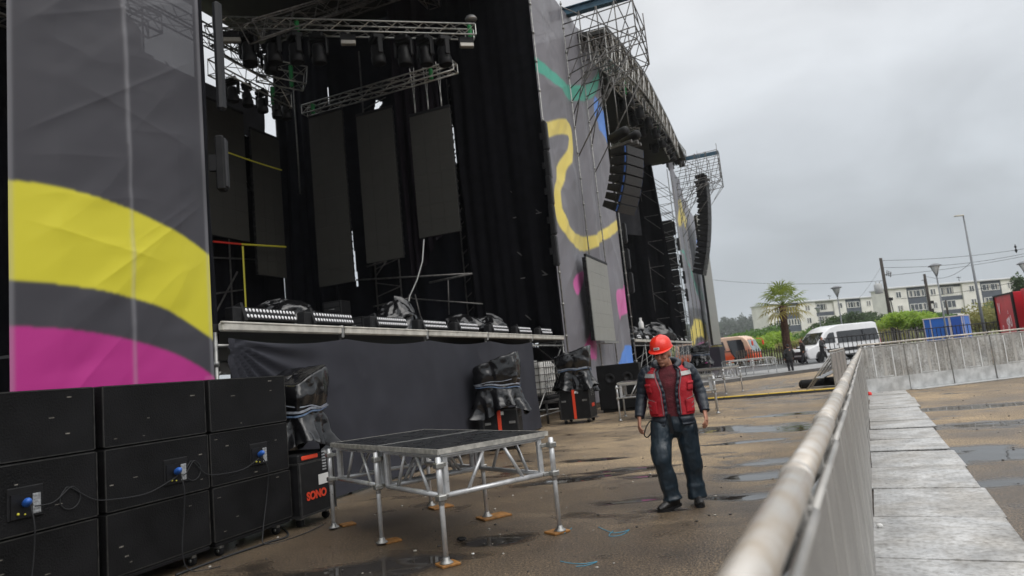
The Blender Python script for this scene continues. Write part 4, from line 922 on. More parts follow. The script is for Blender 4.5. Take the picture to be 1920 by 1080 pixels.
# ------------------------------------------------------------------ risers
DECKTOP = M('black_riser_plywood', (.011, .012, .014), .32, var=.35, vs=5, rvar=.15, bump=.1, bs=60)
PLYEDGE = M('weathered_ply_edge', (.34, .33, .30), .6, var=.35, vs=20)
RUSTWOOD = M('orange_wood_block', (.27, .125, .032), .6, var=.4, vs=18)
def riser(label, origin, ang, nx, ny, s=1.22, h=1.0, group='stage risers with black tops', pads=True, top=None):
    """decks of s x s metres; origin = ground point of one corner leg, local x and y along the sides"""
    t = T('stage_riser', label, 'stage riser', (*origin, 0), ang, group)
    for i in range(nx):
        for j in range(ny):
            MB().box(((i+.5)*s, (j+.5)*s, h-.018), (s-.008, s-.008, .036)).build('deck_top', [top or DECKTOP], t)
            x0, x1, y0, y1 = i*s, (i+1)*s, j*s, (j+1)*s
            mb = MB()
            for (a, b, ax) in (((x0, y0), (x1, y0), 'x'), ((x0, y1), (x1, y1), 'x'), ((x0, y0), (x0, y1), 'y'), ((x1, y0), (x1, y1), 'y')):
                a = Vector((*a, 0)); b = Vector((*b, 0)); d = (b-a).normalized(); n = Vector((-d.y, d.x, 0))
                c = Vector(((x0+x1)/2, (y0+y1)/2, 0)); n = n if n.dot(c-a) > 0 else -n; off = n*.05
                mid = (a+b)/2+off
                rotz = math.atan2(d.y, d.x)
                mb.box((mid.x, mid.y, h-.062), (s-.12, .035, .045), rotz, .006); mb.box((mid.x-n.x*.03, mid.y-n.y*.03, h-.050), (s-.06, .022, .028), rotz, .005)
                zt, zb = h-.085, h-.40
                mb.bar(a+off+d*.08+Vector((0, 0, zb)), b+off-d*.08+Vector((0, 0, zb)), .024, 10)
                for e, sg in ((a, 1), (b, -1)):
                    p = e+off+d*(sg*.085); mb.box((p.x, p.y, (zt+zb)/2+.02), (.045, .034, zt-zb+.07), rotz, .004)
                    mb.bar(p+d*(sg*.22)+Vector((0, 0, zb+.01)), (a+b)/2+off-d*(sg*.12)+Vector((0, 0, zt)), .0165, 8)
            mb.build('truss_frame', ALU, t)
    mb = MB()
    for k in range(4):
        p = [((0, 0), (nx*s, 0)), ((nx*s, 0), (nx*s, ny*s)), ((nx*s, ny*s), (0, ny*s)), ((0, ny*s), (0, 0))][k]
        a = Vector((*p[0], 0)); b = Vector((*p[1], 0)); d = (b-a).normalized(); m = (a+b)/2; mb.box((m.x+d.y*.002, m.y-d.x*.002, h-.020), ((b-a).length+.004, .012, .044), math.atan2(d.y, d.x))
    mb.build('edge_strip', PLYEDGE, t)
    sm = MB()
    for i in range(1, nx): sm.box((i*s, ny*s/2, h+.001), (.014, ny*s-.03, .006))
    for j in range(1, ny): sm.box((nx*s/2, j*s, h+.001), (nx*s-.03, .014, .006))
    if sm.v: sm.build('seam_strip', ALUDARK, t)
    for i in range(nx+1):
        for j in range(ny+1):
            x = i*s; y = j*s; ix = .03 if i == 0 else (-.03 if i == nx else 0); iy = .03 if j == 0 else (-.03 if j == ny else 0)
            x += ix*-.6; y += iy*-.6
            lg = MB().bar((x, y, .05), (x, y, h-.06), .022, 12).bar((x, y, h-.46), (x, y, h-.07), .0255, 12).build('leg', ALU, t)
            for z in (h-.13, h-.40): MB().box((x, y, z), (.078, .078, .05), bev=.008).box((x+(ix*2 if ix else .06), y+(iy*2 if iy else .06), z), (.07, .07, .036), bev=.006).build('corner_clamp', ALUDARK, lg)
            MB().lathe([(.062, .022), (.055, .03), (.03, .05), (.028, .07)], (x, y, 0), 14).build('foot', STEEL, lg)
    return t
F_ = atZ(839, 1059); L_ = atZ(652, 983.5); R_ = atZ(1046.5, 999)
ang1 = math.atan2(R_.y-F_.y, R_.x-F_.x)
r1 = riser('nearest riser with two black decks on shiny metal legs, in front of the skirt', (F_.x, F_.y), ang1, 1, 2, h=.955)
def block(label, px, py, w, d, a): return T2(solo(MB().box((0, 0, .010), (w, d, .02), None, .003), 'wood_block', RUSTWOOD, label, 'wood block', 'orange wood blocks under the nearest riser'), atZ(px, py)), a
for (l, x, y, w, d, a) in (('nearest corner leg', 840, 1060, .17, .16, .9), ('middle left leg', 734, 1016, .17, .16, .9), ('far left leg', 652, 985, .16, .16, .9), ('right corner leg', 1045, 999, .19, .17, 1.0), ('rear middle leg', 926, 970, .34, .22, .9), ('rear corner leg', 827, 952, .26, .2, .9)):
    o, aa = block('orange wood block under the %s of the nearest riser' % l, x, y, w, d, a); o.rotation_euler = (0, 0, aa)
    o.location.z = .002
p = atZ(1165, 790); q = atZ(1345, 776)
riser('second riser standing behind the worker in the red vest', (p.x, p.y), math.atan2(q.y-p.y, q.x-p.x), 2, 1, h=1.0)
p = atZ(1381, 738)
riser('third riser with dark top before the orange bus, right of the worker', (p.x-.35, p.y-.2), R(66), 1, 3, h=.98)
p = atD(1371, 706, 36.5); q = atD(1457, 699, 36.5)
riser('farthest riser with bare light top close to the pavement', (p.x, p.y), math.atan2(q.y-p.y, q.x-p.x), 2, 1, s=1.22, h=1.02, top=M('light_riser_top', (.45, .45, .44), .5, var=.15, vs=4))
# ------------------------------------------------------------------ cable ramps and rolled mats
YELRAMP = M('yellow_cable_ramp_lid', (.62, .42, .03), .5, var=.2, vs=8)
a = atZ(1318, 752); b = atZ(1572, 732); n = 6; d = (b-a)/n; ang = math.atan2(d.y, d.x); first = None
for i in range(n):
    c = a+d*(i+.5); lab = '%s yellow lidded cable ramp section from the worker' % ORD[i]
    if first is None:
        L = d.length-.01; t = first = T('cable_ramp', lab, 'cable ramp', c, ang, 'row of yellow cable ramps')
        MB().prism([(-.25, .0), (.25, 0), (.15, .065), (-.15, .065)], 'x', -L/2, L/2).build('ramp_body', RUBBER, t)
        MB().box((0, 0, .074), (L*.98, .31, .022), bev=.004).build('lid', YELRAMP, t)
    else: dup(first, c, rz=ang+random.uniform(-.03, .03), label=lab)
def roll(label, c, ang, L, r=.13):
    t = T('rolled_mat', label, 'rolled mat', c, ang, 'black rolled rubber mats')
    MB().lathe([(r*.2, -L/2), (r*.97, -L/2), (r, -L/2+.01), (r, L/2-.01), (r*.97, L/2), (r*.2, L/2)], (0, 0, r), 24, Matrix.Rotation(R(90), 3, 'Y')).build('roll', RUBBER, t)
    MB().tube([(-L/2-.004, (r*.15+r*.75*k/40)*cos(k*.7), r+(r*.15+r*.75*k/40)*sin(k*.7)) for k in range(41)], .006, 4).tube([(L/2+.004, (r*.15+r*.75*k/40)*cos(k*.7), r+(r*.15+r*.75*k/40)*sin(k*.7)) for k in range(41)], .006, 4).build('spiral_edge', M('grey_rubber_edge', (.05, .05, .05), .7), t)
roll('rolled black rubber mat lying on the left', atZ(1526, 727), R(2), .78, .15); roll('rolled black rubber mat lying on the right, by the barrier', atZ(1561, 724), R(20), .62, .16); roll('smaller rolled black rubber mat touching the left one', atZ(1510, 728), R(-35), .3, .13)

# ------------------------------------------------------------------ small things lying about
TW = M('blue_twine', (.05, .28, .42), .6)
def twine(label, pts): cable(label, [atZ(x, y, .006) for x, y in pts], .0028, TW, 'twine', 'scraps of blue twine')
twine('scrap of blue twine on the wet ground left of the worker', [(1122, 988), (1135, 994), (1150, 999), (1168, 997), (1180, 993), (1165, 1003), (1142, 1005), (1150, 995)])
twine('scrap of blue twine near the nearest riser foot', [(1050, 1052), (1070, 1056), (1095, 1057), (1120, 1053), (1100, 1060), (1080, 1062)])
twine('blue cord trailing from the right corner leg of the riser', [(1058, 1000), (1064, 996), (1072, 990)])
def scrap(name, label, cat, x, y, r, mat, sd, h=.5, z=.0):
    mb = MB(); mb.ball((0, 0, 0), (r, r*.7, r*h), 12, 8)
    mb.v = [(a*(1+.7*(float(fbm(np.array(a*40+sd), np.array(b*40+c*30), 2, sd))-.45)), b*(1+.7*(float(fbm(np.array(b*35), np.array(a*35+sd), 2, sd))-.45)), c+r*h*.8) for a, b, c in mb.v]
    o = solo(mb, name, mat, label, cat, smooth=False); o.location = atZ(x, y, z); return o
scrap('rag', 'small black rag on the ground under the nearest riser', 'rag', 866, 1014, .055, BLACKPL, 3, .35)
scrap('paper_scrap', 'crumpled white paper on the tread plates by the barrier', 'litter', 1650, 990, .026, WHITE, 5, .7, .03)
scrap('paper_scrap', 'white scrap on the ground by the worker and the nearest riser', 'litter', 887, 1040, .014, WHITE, 7, .6)
def pebbles():
    mb = MB(); rs = random.Random(11)
    for k in range(620):
        x, y = rs.uniform(-6, 8), 4+22*rs.random()**1.6; r = rs.uniform(.006, .017)
        mb.ball((x, y, r*.35), (r*rs.uniform(.8, 1.4), r*rs.uniform(.8, 1.3), r*.6), 6, 4, 0 if rs.random() < .5 else 1)
    o = mb.build('pebbles', [M('pale_pebble', (.36, .34, .30), .7), M('dark_pebble', (.05, .045, .04), .6)]); tag(o, 'loose pebbles strewn over the wet yard', 'pebbles', kind='stuff')
pebbles()
# ------------------------------------------------------------------ crowd barriers
BARMETAL = M('dull_barrier_steel', (.42, .41, .39), .5, .45, var=.22, vs=3, rvar=.12, bump=.12, bs=120)
RAILMETAL = M('worn_barrier_rail', (.56, .54, .51), .40, .35, col2=(.40, .34, .27), vs=13, rvar=.1)
TREAD = M('grey_tread_plate', (.36, .37, .38), .42, .35, var=.22, vs=2.2, rvar=.15, bump=.35, bs=55, stretch=(1, 1, 1))
STRIPE = M('white_barrier_rib', (.66, .67, .67), .45, .2, var=.1, vs=9)
KICK = M('bright_kick_plate', (.50, .51, .51), .42, .35, var=.22, vs=5, bump=.3, bs=60)
def grimy(name, base, dirt, sc, tread=False, rough=.5, metal=.3):
    m = M(name, base, rough, metal); nt = m.node_tree; N = nt.nodes; L = nt.links; b = N['Principled BSDF']; tc = N.new('ShaderNodeTexCoord')
    gi = N.new('ShaderNodeNewGeometry')
    def nz(s_, d, dist=0.0, st=None):
        n = N.new('ShaderNodeTexNoise'); n.inputs['Scale'].default_value = s_; n.inputs['Detail'].default_value = d; n.inputs['Roughness'].default_value = .65; n.inputs['Distortion'].default_value = dist
        v = gi.outputs['Position']
        if st: mp = N.new('ShaderNodeMapping'); mp.inputs['Scale'].default_value = st; L.new(v, mp.inputs[0]); v = mp.outputs[0]
        L.new(v, n.inputs['Vector']); return n.outputs['Fac']
    def ramp(f, p0, c0, p1, c1):
        r = N.new('ShaderNodeValToRGB'); L.new(f, r.inputs[0]); e = r.color_ramp.elements; e[0].position, e[0].color, e[1].position, e[1].color = p0, (*c0, 1), p1, (*c1, 1); return r.outputs[0]
    def mul(a_, c_):
        x = N.new('ShaderNodeMix'); x.data_type = 'RGBA'; x.blend_type = 'MULTIPLY'; x.inputs[0].default_value = 1; L.new(a_, x.inputs[6]); L.new(c_, x.inputs[7]); return x.outputs[2]
    c = ramp(nz(sc, 8, .4), .36, tuple(v*.74 for v in base), .64, tuple(min(1, v*1.18) for v in base))
    c = mul(c, ramp(nz(sc*.45, 6, .8), .40, dirt, .56, (1, 1, 1)))
    c = mul(c, ramp(nz(sc*9, 5), .32, (.62, .60, .57), .55, (1.06, 1.06, 1.06)))
    if not tread: c = mul(c, ramp(nz(3.0, 6, .3, (2.5, 2.5, .22)), .34, (.60, .58, .55), .55, (1, 1, 1)))
    L.new(c, b.inputs['Base Color'])
    mr = N.new('ShaderNodeMapRange'); L.new(nz(sc*.8, 5), mr.inputs[0]); mr.inputs['From Min'].default_value = .35; mr.inputs['From Max'].default_value = .65; mr.inputs['To Min'].default_value = rough-.18; mr.inputs['To Max'].default_value = rough+.18; L.new(mr.outputs[0], b.inputs['Roughness'])
    bp = N.new('ShaderNodeBump'); bp.inputs['Strength'].default_value = .35; bp.inputs['Distance'].default_value = .006
    if tread:
        vo = N.new('ShaderNodeTexVoronoi'); vo.inputs['Scale'].default_value = 20; vo.inputs['Randomness'].default_value = .3; L.new(tc.outputs['Object'], vo.inputs['Vector']); L.new(vo.outputs['Distance'], bp.inputs['Height']); L.new(mul(c, ramp(vo.outputs['Distance'], .12, (.74, .74, .74), .42, (1.12, 1.12, 1.12))), b.inputs['Base Color'])
    else: L.new(nz(60, 4), bp.inputs['Height'])
    L.new(bp.outputs[0], b.inputs['Normal']); return m
GRIME = grimy('grimy_barrier_sheet', (.46, .465, .46), (.74, .72, .69), 2.2)
TREADP = grimy('dirty_tread_plate', (.44, .44, .435), (.80, .77, .73), 2.4, True, .45, .2)
def perforated():
    m = M('perforated_barrier_sheet', (.37, .36, .345), .48, .45, var=.15, vs=2.5)
    nt = m.node_tree; N = nt.nodes; L = nt.links; b = N['Principled BSDF']
    tc = N.new('ShaderNodeTexCoord'); vo = N.new('ShaderNodeTexVoronoi'); vo.inputs['Scale'].default_value = 75; vo.inputs['Randomness'].default_value = .15
    mp = N.new('ShaderNodeMapping'); mp.inputs['Rotation'].default_value = (R(40), 0, 0); mp.inputs['Scale'].default_value = (0, 1, 1)
    L.new(tc.outputs['Object'], mp.inputs[0]); L.new(mp.outputs[0], vo.inputs['Vector'])
    rp = N.new('ShaderNodeValToRGB'); rp.color_ramp.elements[0].position = .25; rp.color_ramp.elements[1].position = .36; rp.color_ramp.elements[0].color = (.16, .15, .14, 1); rp.color_ramp.elements[1].color = (1, 1, 1, 1)
    L.new(vo.outputs['Distance'], rp.inputs[0])
    old = b.inputs['Base Color'].links[0].from_socket; mx = N.new('ShaderNodeMix'); mx.data_type = 'RGBA'; mx.blend_type = 'MULTIPLY'; mx.inputs[0].default_value = 1
    L.new(old, mx.inputs[6]); L.new(rp.outputs[0], mx.inputs[7]); L.new(mx.outputs[2], b.inputs['Base Color'])
    return m
PERF = perforated()
def barrier(label, loc, ang, L=1.22, H=1.22, far=False, group='crowd barrier sections', plate=True, rail_r=.037):
    """local y along the barrier, local +x = crowd side with the tread plate"""
    t = T('crowd_barrier', label, 'crowd barrier', loc, ang, group)
    mb = MB(); mb.bar((0, .0, H), (0, L, H), rail_r, 16); mb.lathe([(rail_r+.004, -.02), (rail_r+.004, .02)], (0, .03, H), 14, Matrix.Rotation(R(90), 3, 'X')); mb.build('top_rail', RAILMETAL, t)
    mb = MB()
    for y in (.012, L-.012): mb.box((.010, y, (H-.06)/2), (.035, .022, H-.06), bev=.004)
    mb.bar((.03, 0, H-.075), (.03, L, H-.075), .014, 8)
    mb.box((.008, L/2, .04), (.04, L-.05, .05))
    for y in (.1, L/2, L-.1): mb.box((.012, y, H-.05), (.02, .04, .07))
    mb.build('frame', BARMETAL, t)
    MB().box((.030, L/2, (H-.06)/2), (.006, L-.016, H-.13)).build('panel', PERF if not far else GRIME, t)
    if far:
        for k, w in ((.16, .05), (.52, .09), (.90, .04)): MB().box((.032, L*k, H*.60), (.008, w, H*.62)).build('dull_rib', BARMETAL, t)
    for k in ((.33, .66) if not far else (.30, .72)): MB().box((.036 if far else .0335, L*k, H*.60 if far else H*.49), (.012 if far else .005, .030 if not far else .035, H*.62 if far else H*.86), bev=.004).build('panel_rib', STRIPE if far else BARMETAL, t)
    if far: MB().box((.040, L/2, .20), (.01, L-.012, .40)).box((.036, L*.5, .43), (.016, L*.35, .03)).build('kick_plate', KICK, t)
    mb = MB()
    for y in (.05, L-.05): mb.bar((-.01, y, H-.12), (-.85, y, .06), .022, 8); mb.bar((-.02, y, .05), (-.88, y, .05), .022, 8)
    mb.bar((-.35, .05, .70), (-.35, L-.05, .70), .015, 6)
    mb.build('rear_brace', BARMETAL, t)
    MB().box((-.42, L/2, .40), (.26, L-.08, .03), bev=.006).build('rear_step', TREAD, t)
    if plate: 
        th = .03
        MB().box((.485, L/2, .018), (.93, L-.012, .012)).box((.955, L/2, .012), (.02, L-.012, .02)).build('tread_plate', TREADP, t)
    return t
bd = Vector((.1014, .9948, 0)); ba = math.atan2(-bd.x, bd.y)
base0 = Vector((-.205, 0, 0))
proto = None
nb = 17
for k in range(-1, nb):
    y0 = .62+k*1.225
    loc = base0+bd*y0; loc.z = random.choice((0, 0, .003, .006)) if k > 1 else 0
    lab = 'grey crowd barrier section, %s' % ('closest to the lower edge of the view' if k == -1 else 'the nearest with its whole rail in view' if k == 0 else 'last before the corner with the cross barrier' if k == nb-1 else '%s from the near end of the long rail' % ('number %d' % (k+2) if k+1 >= 14 else ORD[k+1]))
    if proto is None: proto = barrier(lab, loc, ba)
    else:
        o = dup(proto, loc, rz=ba+random.uniform(-.006, .006), label=lab)
        tp = [c for c in kids(o) if c.name.startswith('tread_plate')][0]; tp.location = (random.uniform(-.03, .03), random.uniform(-.02, .02), random.uniform(.0, .006)); tp.rotation_euler = (random.uniform(-.002, .002), random.uniform(-.004, .004), random.uniform(-.008, .008))
        if k in (8, 10): tp.rotation_euler.x = -.016; tp.location.z = .022
fa = Vector((1.89, 21.10, 0)); fb = Vector((6.26, 23.86, 0)); fd = (fb-fa).normalized(); fang = math.atan2(-fd.x, fd.y); proto2 = None
for k in range(8):
    L = 1.42; loc = fa+fd*(k*(L+.012)); lab = '%s section from the corner of the taller barrier with white ribs' % ORD[k]
    if proto2 is None: proto2 = barrier(lab, loc, fang, L, 1.34, True, 'taller ribbed barrier sections across the yard', plate=False, rail_r=.026)
    else: dup(proto2, loc, rz=fang+random.uniform(-.02, .02), label=lab)
    if k == 0: MB().box((.22, L*2.6, .012), (.40, L*3.8, .014)).build('ground_plate', KICK, proto2) if False else None
t = T('ground_plate', 'long bright plate on the ground along the foot of the taller ribbed barrier', 'metal plate', fa+fd*.75, fang)
MB().box((.24, 4.4, .012), (.36, 7.6, .012)).build('plate', KICK, t)
# the row of low barriers seen end on behind the corner
proto3 = None
for k in range(4):
    loc = Vector((1.35, 24.0, 0))+Vector((.20, 1.30, 0))*k; lab = '%s barrier frame from the corner in the row seen end on' % ORD[k]
    if proto3 is None: proto3 = barrier(lab, loc, R(-8), 1.25, 1.22, False, 'barrier frames behind the corner', plate=False, rail_r=.025)
    else: dup(proto3, loc, label=lab)
ball = solo(MB().ball((0, 0, .06), .062, 14, 10), 'red_ball', M('red_plastic', (.75, .03, .02), .35), 'small red plastic ball by the foot of the barrier corner', 'ball'); ball.location = Vector((1.93, 20.35, .0))
# ------------------------------------------------------------------ pavement, road, banks and hills
PAVE = M('pale_pavement', (.30, .30, .295), .6, var=.15, vs=1.5, bump=.1, bs=20)
ROADM = M('wet_asphalt', (.06, .06, .062), .4, var=.25, vs=2, bump=.15, bs=80)
k1 = Vector((-2.09, 39.9, 0)); k2 = Vector((2.94, 46.99, 0)); kd = (k2-k1).normalized(); kn = Vector((-kd.y, kd.x, 0))
# the kerb line turns to face the camera: its two ends lie across the view
kA = atD(1330, 713, 33.0); kB = atD(1600, 682, 38.0); kA.z = kB.z = 0; kd = (kB-kA).normalized(); kn = Vector((-kd.y, kd.x, 0))
def strip(name, a, b, off0, off1, z, mat, th=None):
    p = [a+kn*off0, b+kn*off0, b+kn*off1, a+kn*off1]; mb = MB()
    if th: mb.add([(v.x, v.y, 0.0) for v in p]+[(v.x, v.y, z) for v in p], [(4, 5, 6, 7), (0, 1, 5, 4), (1, 2, 6, 5), (2, 3, 7, 6), (3, 0, 4, 7)])
    else: mb.add([(v.x, v.y, z) for v in p], [(0, 1, 2, 3)])
    o = mb.build(name, mat); o['kind'] = 'structure'; return o
A = kA-kd*60; B = kB+kd*120
strip('kerb', A, B, 0, .28, .16, M('dark_wet_kerb', (.09, .09, .09), .5, var=.3, vs=2), 1)
strip('pavement', A, B, .282, 5.5, .15, PAVE, 1)
strip('road', A, B, 5.52, 34, .02, ROADM)
def bank():
    nx, ny = 90, 70; vs = []
    for j in range(ny+1):
        for i in range(nx+1):
            s = -140+380*i/nx; d = 20+(j/ny)**1.4*330
            p = (kA+kB)/2+kd*s+kn*d
            z = 4.6*(1-math.exp(-max(0, d-37)/26.0))*(.8+.4*float(vnoise(s*.03, d*.03, 3)))+.6*float(fbm(np.array(s*.15), np.array(d*.15), 3, 8))*min(1, max(0, d-33)/10)-.05*(d < 34)
            vs.append((p.x, p.y, z-.05))
    fs = [(j*(nx+1)+i, j*(nx+1)+i+1, (j+1)*(nx+1)+i+1, (j+1)*(nx+1)+i) for j in range(ny) for i in range(nx)]
    o = MB().add(vs, fs, 0, True).build('green_bank', M('rough_grass', (.055, .085, .018), .85, col2=(.13, .135, .03), vs=.35, bump=.8, bs=3)); o['kind'] = 'structure'
bank()
# ------------------------------------------------------------------ foliage
def leafmat(n, c, c2): return M(n, c, .6, col2=c2, vs=1.2, transl=tuple(min(1, v*1.3) for v in c2))
LEAF_BRIGHT = leafmat('bright_green_leaves', (.14, .26, .02), (.30, .42, .05))
LEAF_MID = leafmat('mid_green_leaves', (.05, .12, .018), (.10, .19, .035))
LEAF_DARK = leafmat('dark_green_leaves', (.02, .05, .012), (.05, .09, .02))
LEAF_DRY = leafmat('yellow_green_weeds', (.15, .17, .03), (.24, .22, .06))
LEAF_PINE = leafmat('blue_green_needles', (.03, .05, .032), (.05, .075, .045))
BARK = M('grey_brown_bark', (.10, .075, .055), .85, var=.35, vs=9, bump=.6, bs=18)
def leaves(mb, c, rad, n, size, rs=None, clumps=7, flat=1.0):
    rs = rs or random; cs = []
    for k in range(clumps):
        while True:
            v = Vector((rs.uniform(-1, 1), rs.uniform(-1, 1), rs.uniform(-1, 1)))
            if v.length < 1: break
        cs.append((Vector((v.x*rad[0]*.72, v.y*rad[1]*.72, v.z*rad[2]*.7)), rs.uniform(.32, .6)))
    vs = []; fs = []
    for i in range(n):
        cc, q = cs[i % clumps]; d = Vector((rs.gauss(0, 1), rs.gauss(0, 1), rs.gauss(0, 1))).normalized()*(rs.random()**.4)
        p = Vector(c)+cc+Vector((d.x*rad[0]*q, d.y*rad[1]*q, d.z*rad[2]*q*flat))
        a = Vector((rs.gauss(0, 1), rs.gauss(0, 1), rs.gauss(0, 1))).normalized(); b = a.orthogonal().normalized(); a = a*size*rs.uniform(.6, 1.3); b = b*size*.45
        o = len(vs); vs += [p-a, p+b, p+a, p-b]; fs.append((o, o+1, o+2, o+3))
    return mb.add(vs, fs)
def bush(label, loc, rad, n, mat, size=.22, group='bushes on the bank', cat='bush', name='bush', clumps=7):
    t = T(name, label, cat, loc, 0, group)
    leaves(MB(), (0, 0, rad[2]*.8), rad, n, size, clumps=clumps).build('foliage', mat, t, fix=False)
    mb = MB()
    for k in range(4): a = k*1.7; mb.tube([(0, 0, 0), (rad[0]*.2*cos(a), rad[1]*.2*sin(a), rad[2]*.5), (rad[0]*.45*cos(a+.3), rad[1]*.45*sin(a+.3), rad[2]*.95)], [.05, .035, .015], 5)
    mb.build('stems', BARK, t); return t
def small_tree(label, loc, h, r, n, mat, size=.2, group='young trees by the fence'):
    t = T('young_tree', label, 'tree', loc, 0, group)
    mb = MB().tube([(0, 0, 0), (.05, .03, h*.3), (-.03, .05, h*.55)], [.09, .07, .05], 7)
    for k in range(6): a = k*1.1; mb.tube([(-.0, .04, h*(.35+.04*k)), (r*.4*cos(a), r*.4*sin(a), h*.66), (r*.75*cos(a), r*.75*sin(a), h*.82)], [.04, .025, .01], 5)
    mb.build('trunk', BARK, t); leaves(MB(), (0, 0, h*.74), (r, r, h*.30), n, size, clumps=11).build('crown', mat, t, fix=False); return t
def onb(px, py, D): p = atD(px, py, D); return p
# leafy shrub with bright leaves beside the bus, two young trees above the right barrier
small_tree('bright young tree with sparse leaves between the orange bus and the palm', Vector((atD(1450, 690, 72).x, atD(1450, 690, 72).y, .3)), 2.9, 1.7, 900, LEAF_BRIGHT, .17)
p = atD(1688, 640, 62); small_tree('rounded bright green tree left of the blue cabin', Vector((p.x, p.y, .2)), 3.5, 2.3, 1900, LEAF_BRIGHT, .17)
p = atD(1722, 640, 64); small_tree('second bright green tree touching the blue cabin', Vector((p.x, p.y, .2)), 3.2, 2.0, 1500, LEAF_BRIGHT, .17)
BU = [(1372, 648, 75, (4, 3, 1.6), 'mid green bush right behind the roof of the orange bus', LEAF_MID), (1400, 655, 70, (3.0, 2.5, 1.5), 'bright bush above the windscreen of the bus', LEAF_BRIGHT),
      (1460, 640, 85, (3.6, 3, 1.5), 'bright bush left of the palm trunk', LEAF_BRIGHT), (1500, 634, 92, (4.5, 3, 1.6), 'leafy bush right of the palm trunk', LEAF_MID), (1530, 628, 100, (4.5, 3, 1.6), 'bright bush over the roof of the white van', LEAF_BRIGHT),
      (1420, 632, 115, (5, 3, 1.8), 'round bush at the left corner of the left building', LEAF_MID), (1462, 622, 135, (3.5, 3, 1.8), 'dark round shrub under the left building', LEAF_DARK), (1585, 608, 130, (7, 4, 2.2), 'dark hedge bush right of the thin lamp post', LEAF_DARK), (1620, 602, 130, (6, 4, 2.6), 'dark hedge bush under the right end of the left building', LEAF_DARK),
      (1645, 612, 120, (6, 4, 2.0), 'dark low bush behind the utility pole', LEAF_DARK), (1655, 630, 95, (5, 4, 2.0), 'yellow green weeds behind the white van', LEAF_DRY), (1560, 612, 118, (4, 3, 2.2), 'tall dark shrub beside the thin lamp post', LEAF_DARK),
      (1740, 605, 105, (4, 3, 1.8), 'bush behind the wooden poles and the blue cabin', LEAF_MID), (1775, 600, 120, (4, 3, 1.5), 'low bush under the middle of the right building', LEAF_MID), (1845, 598, 90, (5, 4, 2.2), 'yellow green weeds right of the tall mast', LEAF_DRY), (1868, 592, 95, (5, 4, 2.4), 'yellow green weeds beside the red container', LEAF_DRY),
      (1868, 575, 130, (2.6, 2.6, 2.4), 'round green bush under the windows of the right building', LEAF_MID), (1915, 545, 80, (.9, .9, 2.4), 'dark shrub at the lantern by the right edge', LEAF_DARK), (1590, 640, 80, (5, 3, 1.4), 'weeds showing over the roof of the white van', LEAF_DRY), (1510, 650, 75, (4, 3, 1.2), 'low weeds in front of the bank beside the palm', LEAF_DRY)]
for (x, y, D, rad, lab, mt) in BU:
    p = atD(x, y, D); bush(lab, (p.x, p.y, max(.1, p.z-rad[2]*.9)), rad, int(520*rad[0]*.5+500), mt, .26 if D < 100 else .32)
# palm
def palm(loc, h):
    t = T('palm_tree', 'fan palm with shaggy trunk and yellowish lower leaves behind the dark figures', 'palm', loc)
    PT = M('shaggy_palm_trunk', (.085, .045, .03), .9, var=.5, vs=8, bump=1.0, bs=14)
    pts = []; rr = []
    for k in range(15): f = k/14; pts.append((.12*f*f, .0, h*f)); rr.append(.33-.08*f+.03*(k % 2))
    mb = MB().tube(pts, rr, 12)
    for k in range(260):
        a = random.uniform(0, 2*pi); f = random.uniform(.05, 1); r0 = .33-.08*f; z = h*f
        p = Vector((r0*cos(a), r0*sin(a), z)); q = p+Vector((.12*cos(a), .12*sin(a), random.uniform(.05, .2))); s = Vector((-sin(a), cos(a), 0))*.05
        mb.add([p-s, p+s, q], [(0, 1, 2)])
    mb.build('trunk', PT, t)
    G = leafmat('palm_leaf_green', (.085, .14, .018), (.21, .26, .04)); Yl = leafmat('palm_leaf_yellowing', (.22, .20, .035), (.36, .30, .06))
    for k in range(30):
        f = k/29; el = R(82)-f*R(118); az = k*2.399+random.uniform(-.2, .2); Lp = random.uniform(.75, 1.0)
        Lp *= 1.5; d = Vector((cos(az)*cos(el), sin(az)*cos(el), sin(el))); base = Vector((.12, 0, h)); tip = base+d*Lp; side = d.cross(Vector((0, 0, 1)))
        side = side.normalized() if side.length > .01 else Vector((1, 0, 0)); nrm = side.cross(d).normalized()
        mb = MB().tube([base, base+d*Lp*.5+Vector((0, 0, .05)), tip], [.03, .022, .015], 4)
        nbd = 12
        for b in range(nbd):
            an = R(-105)+R(210)*b/(nbd-1); L = random.uniform(1.05, 1.4)*(1.0-.30*abs(an)/R(105))
            dd = d*cos(an)+side*sin(an); m_ = tip+dd*L*.55+nrm*.06; e = tip+dd*L+Vector((0, 0, -.22*L))+nrm*-.02; w = dd.cross(nrm).normalized()*.062
            mb.add([tip, m_-w, m_+w, e], [(0, 1, 2), (1, 3, 2)])
        mb.build('fan_leaf', Yl if f > .66 else G, t, fix=False)
    return t
pp = atD(1483, 700, 56); palm(Vector((pp.x, pp.y, .1)), 4.7)
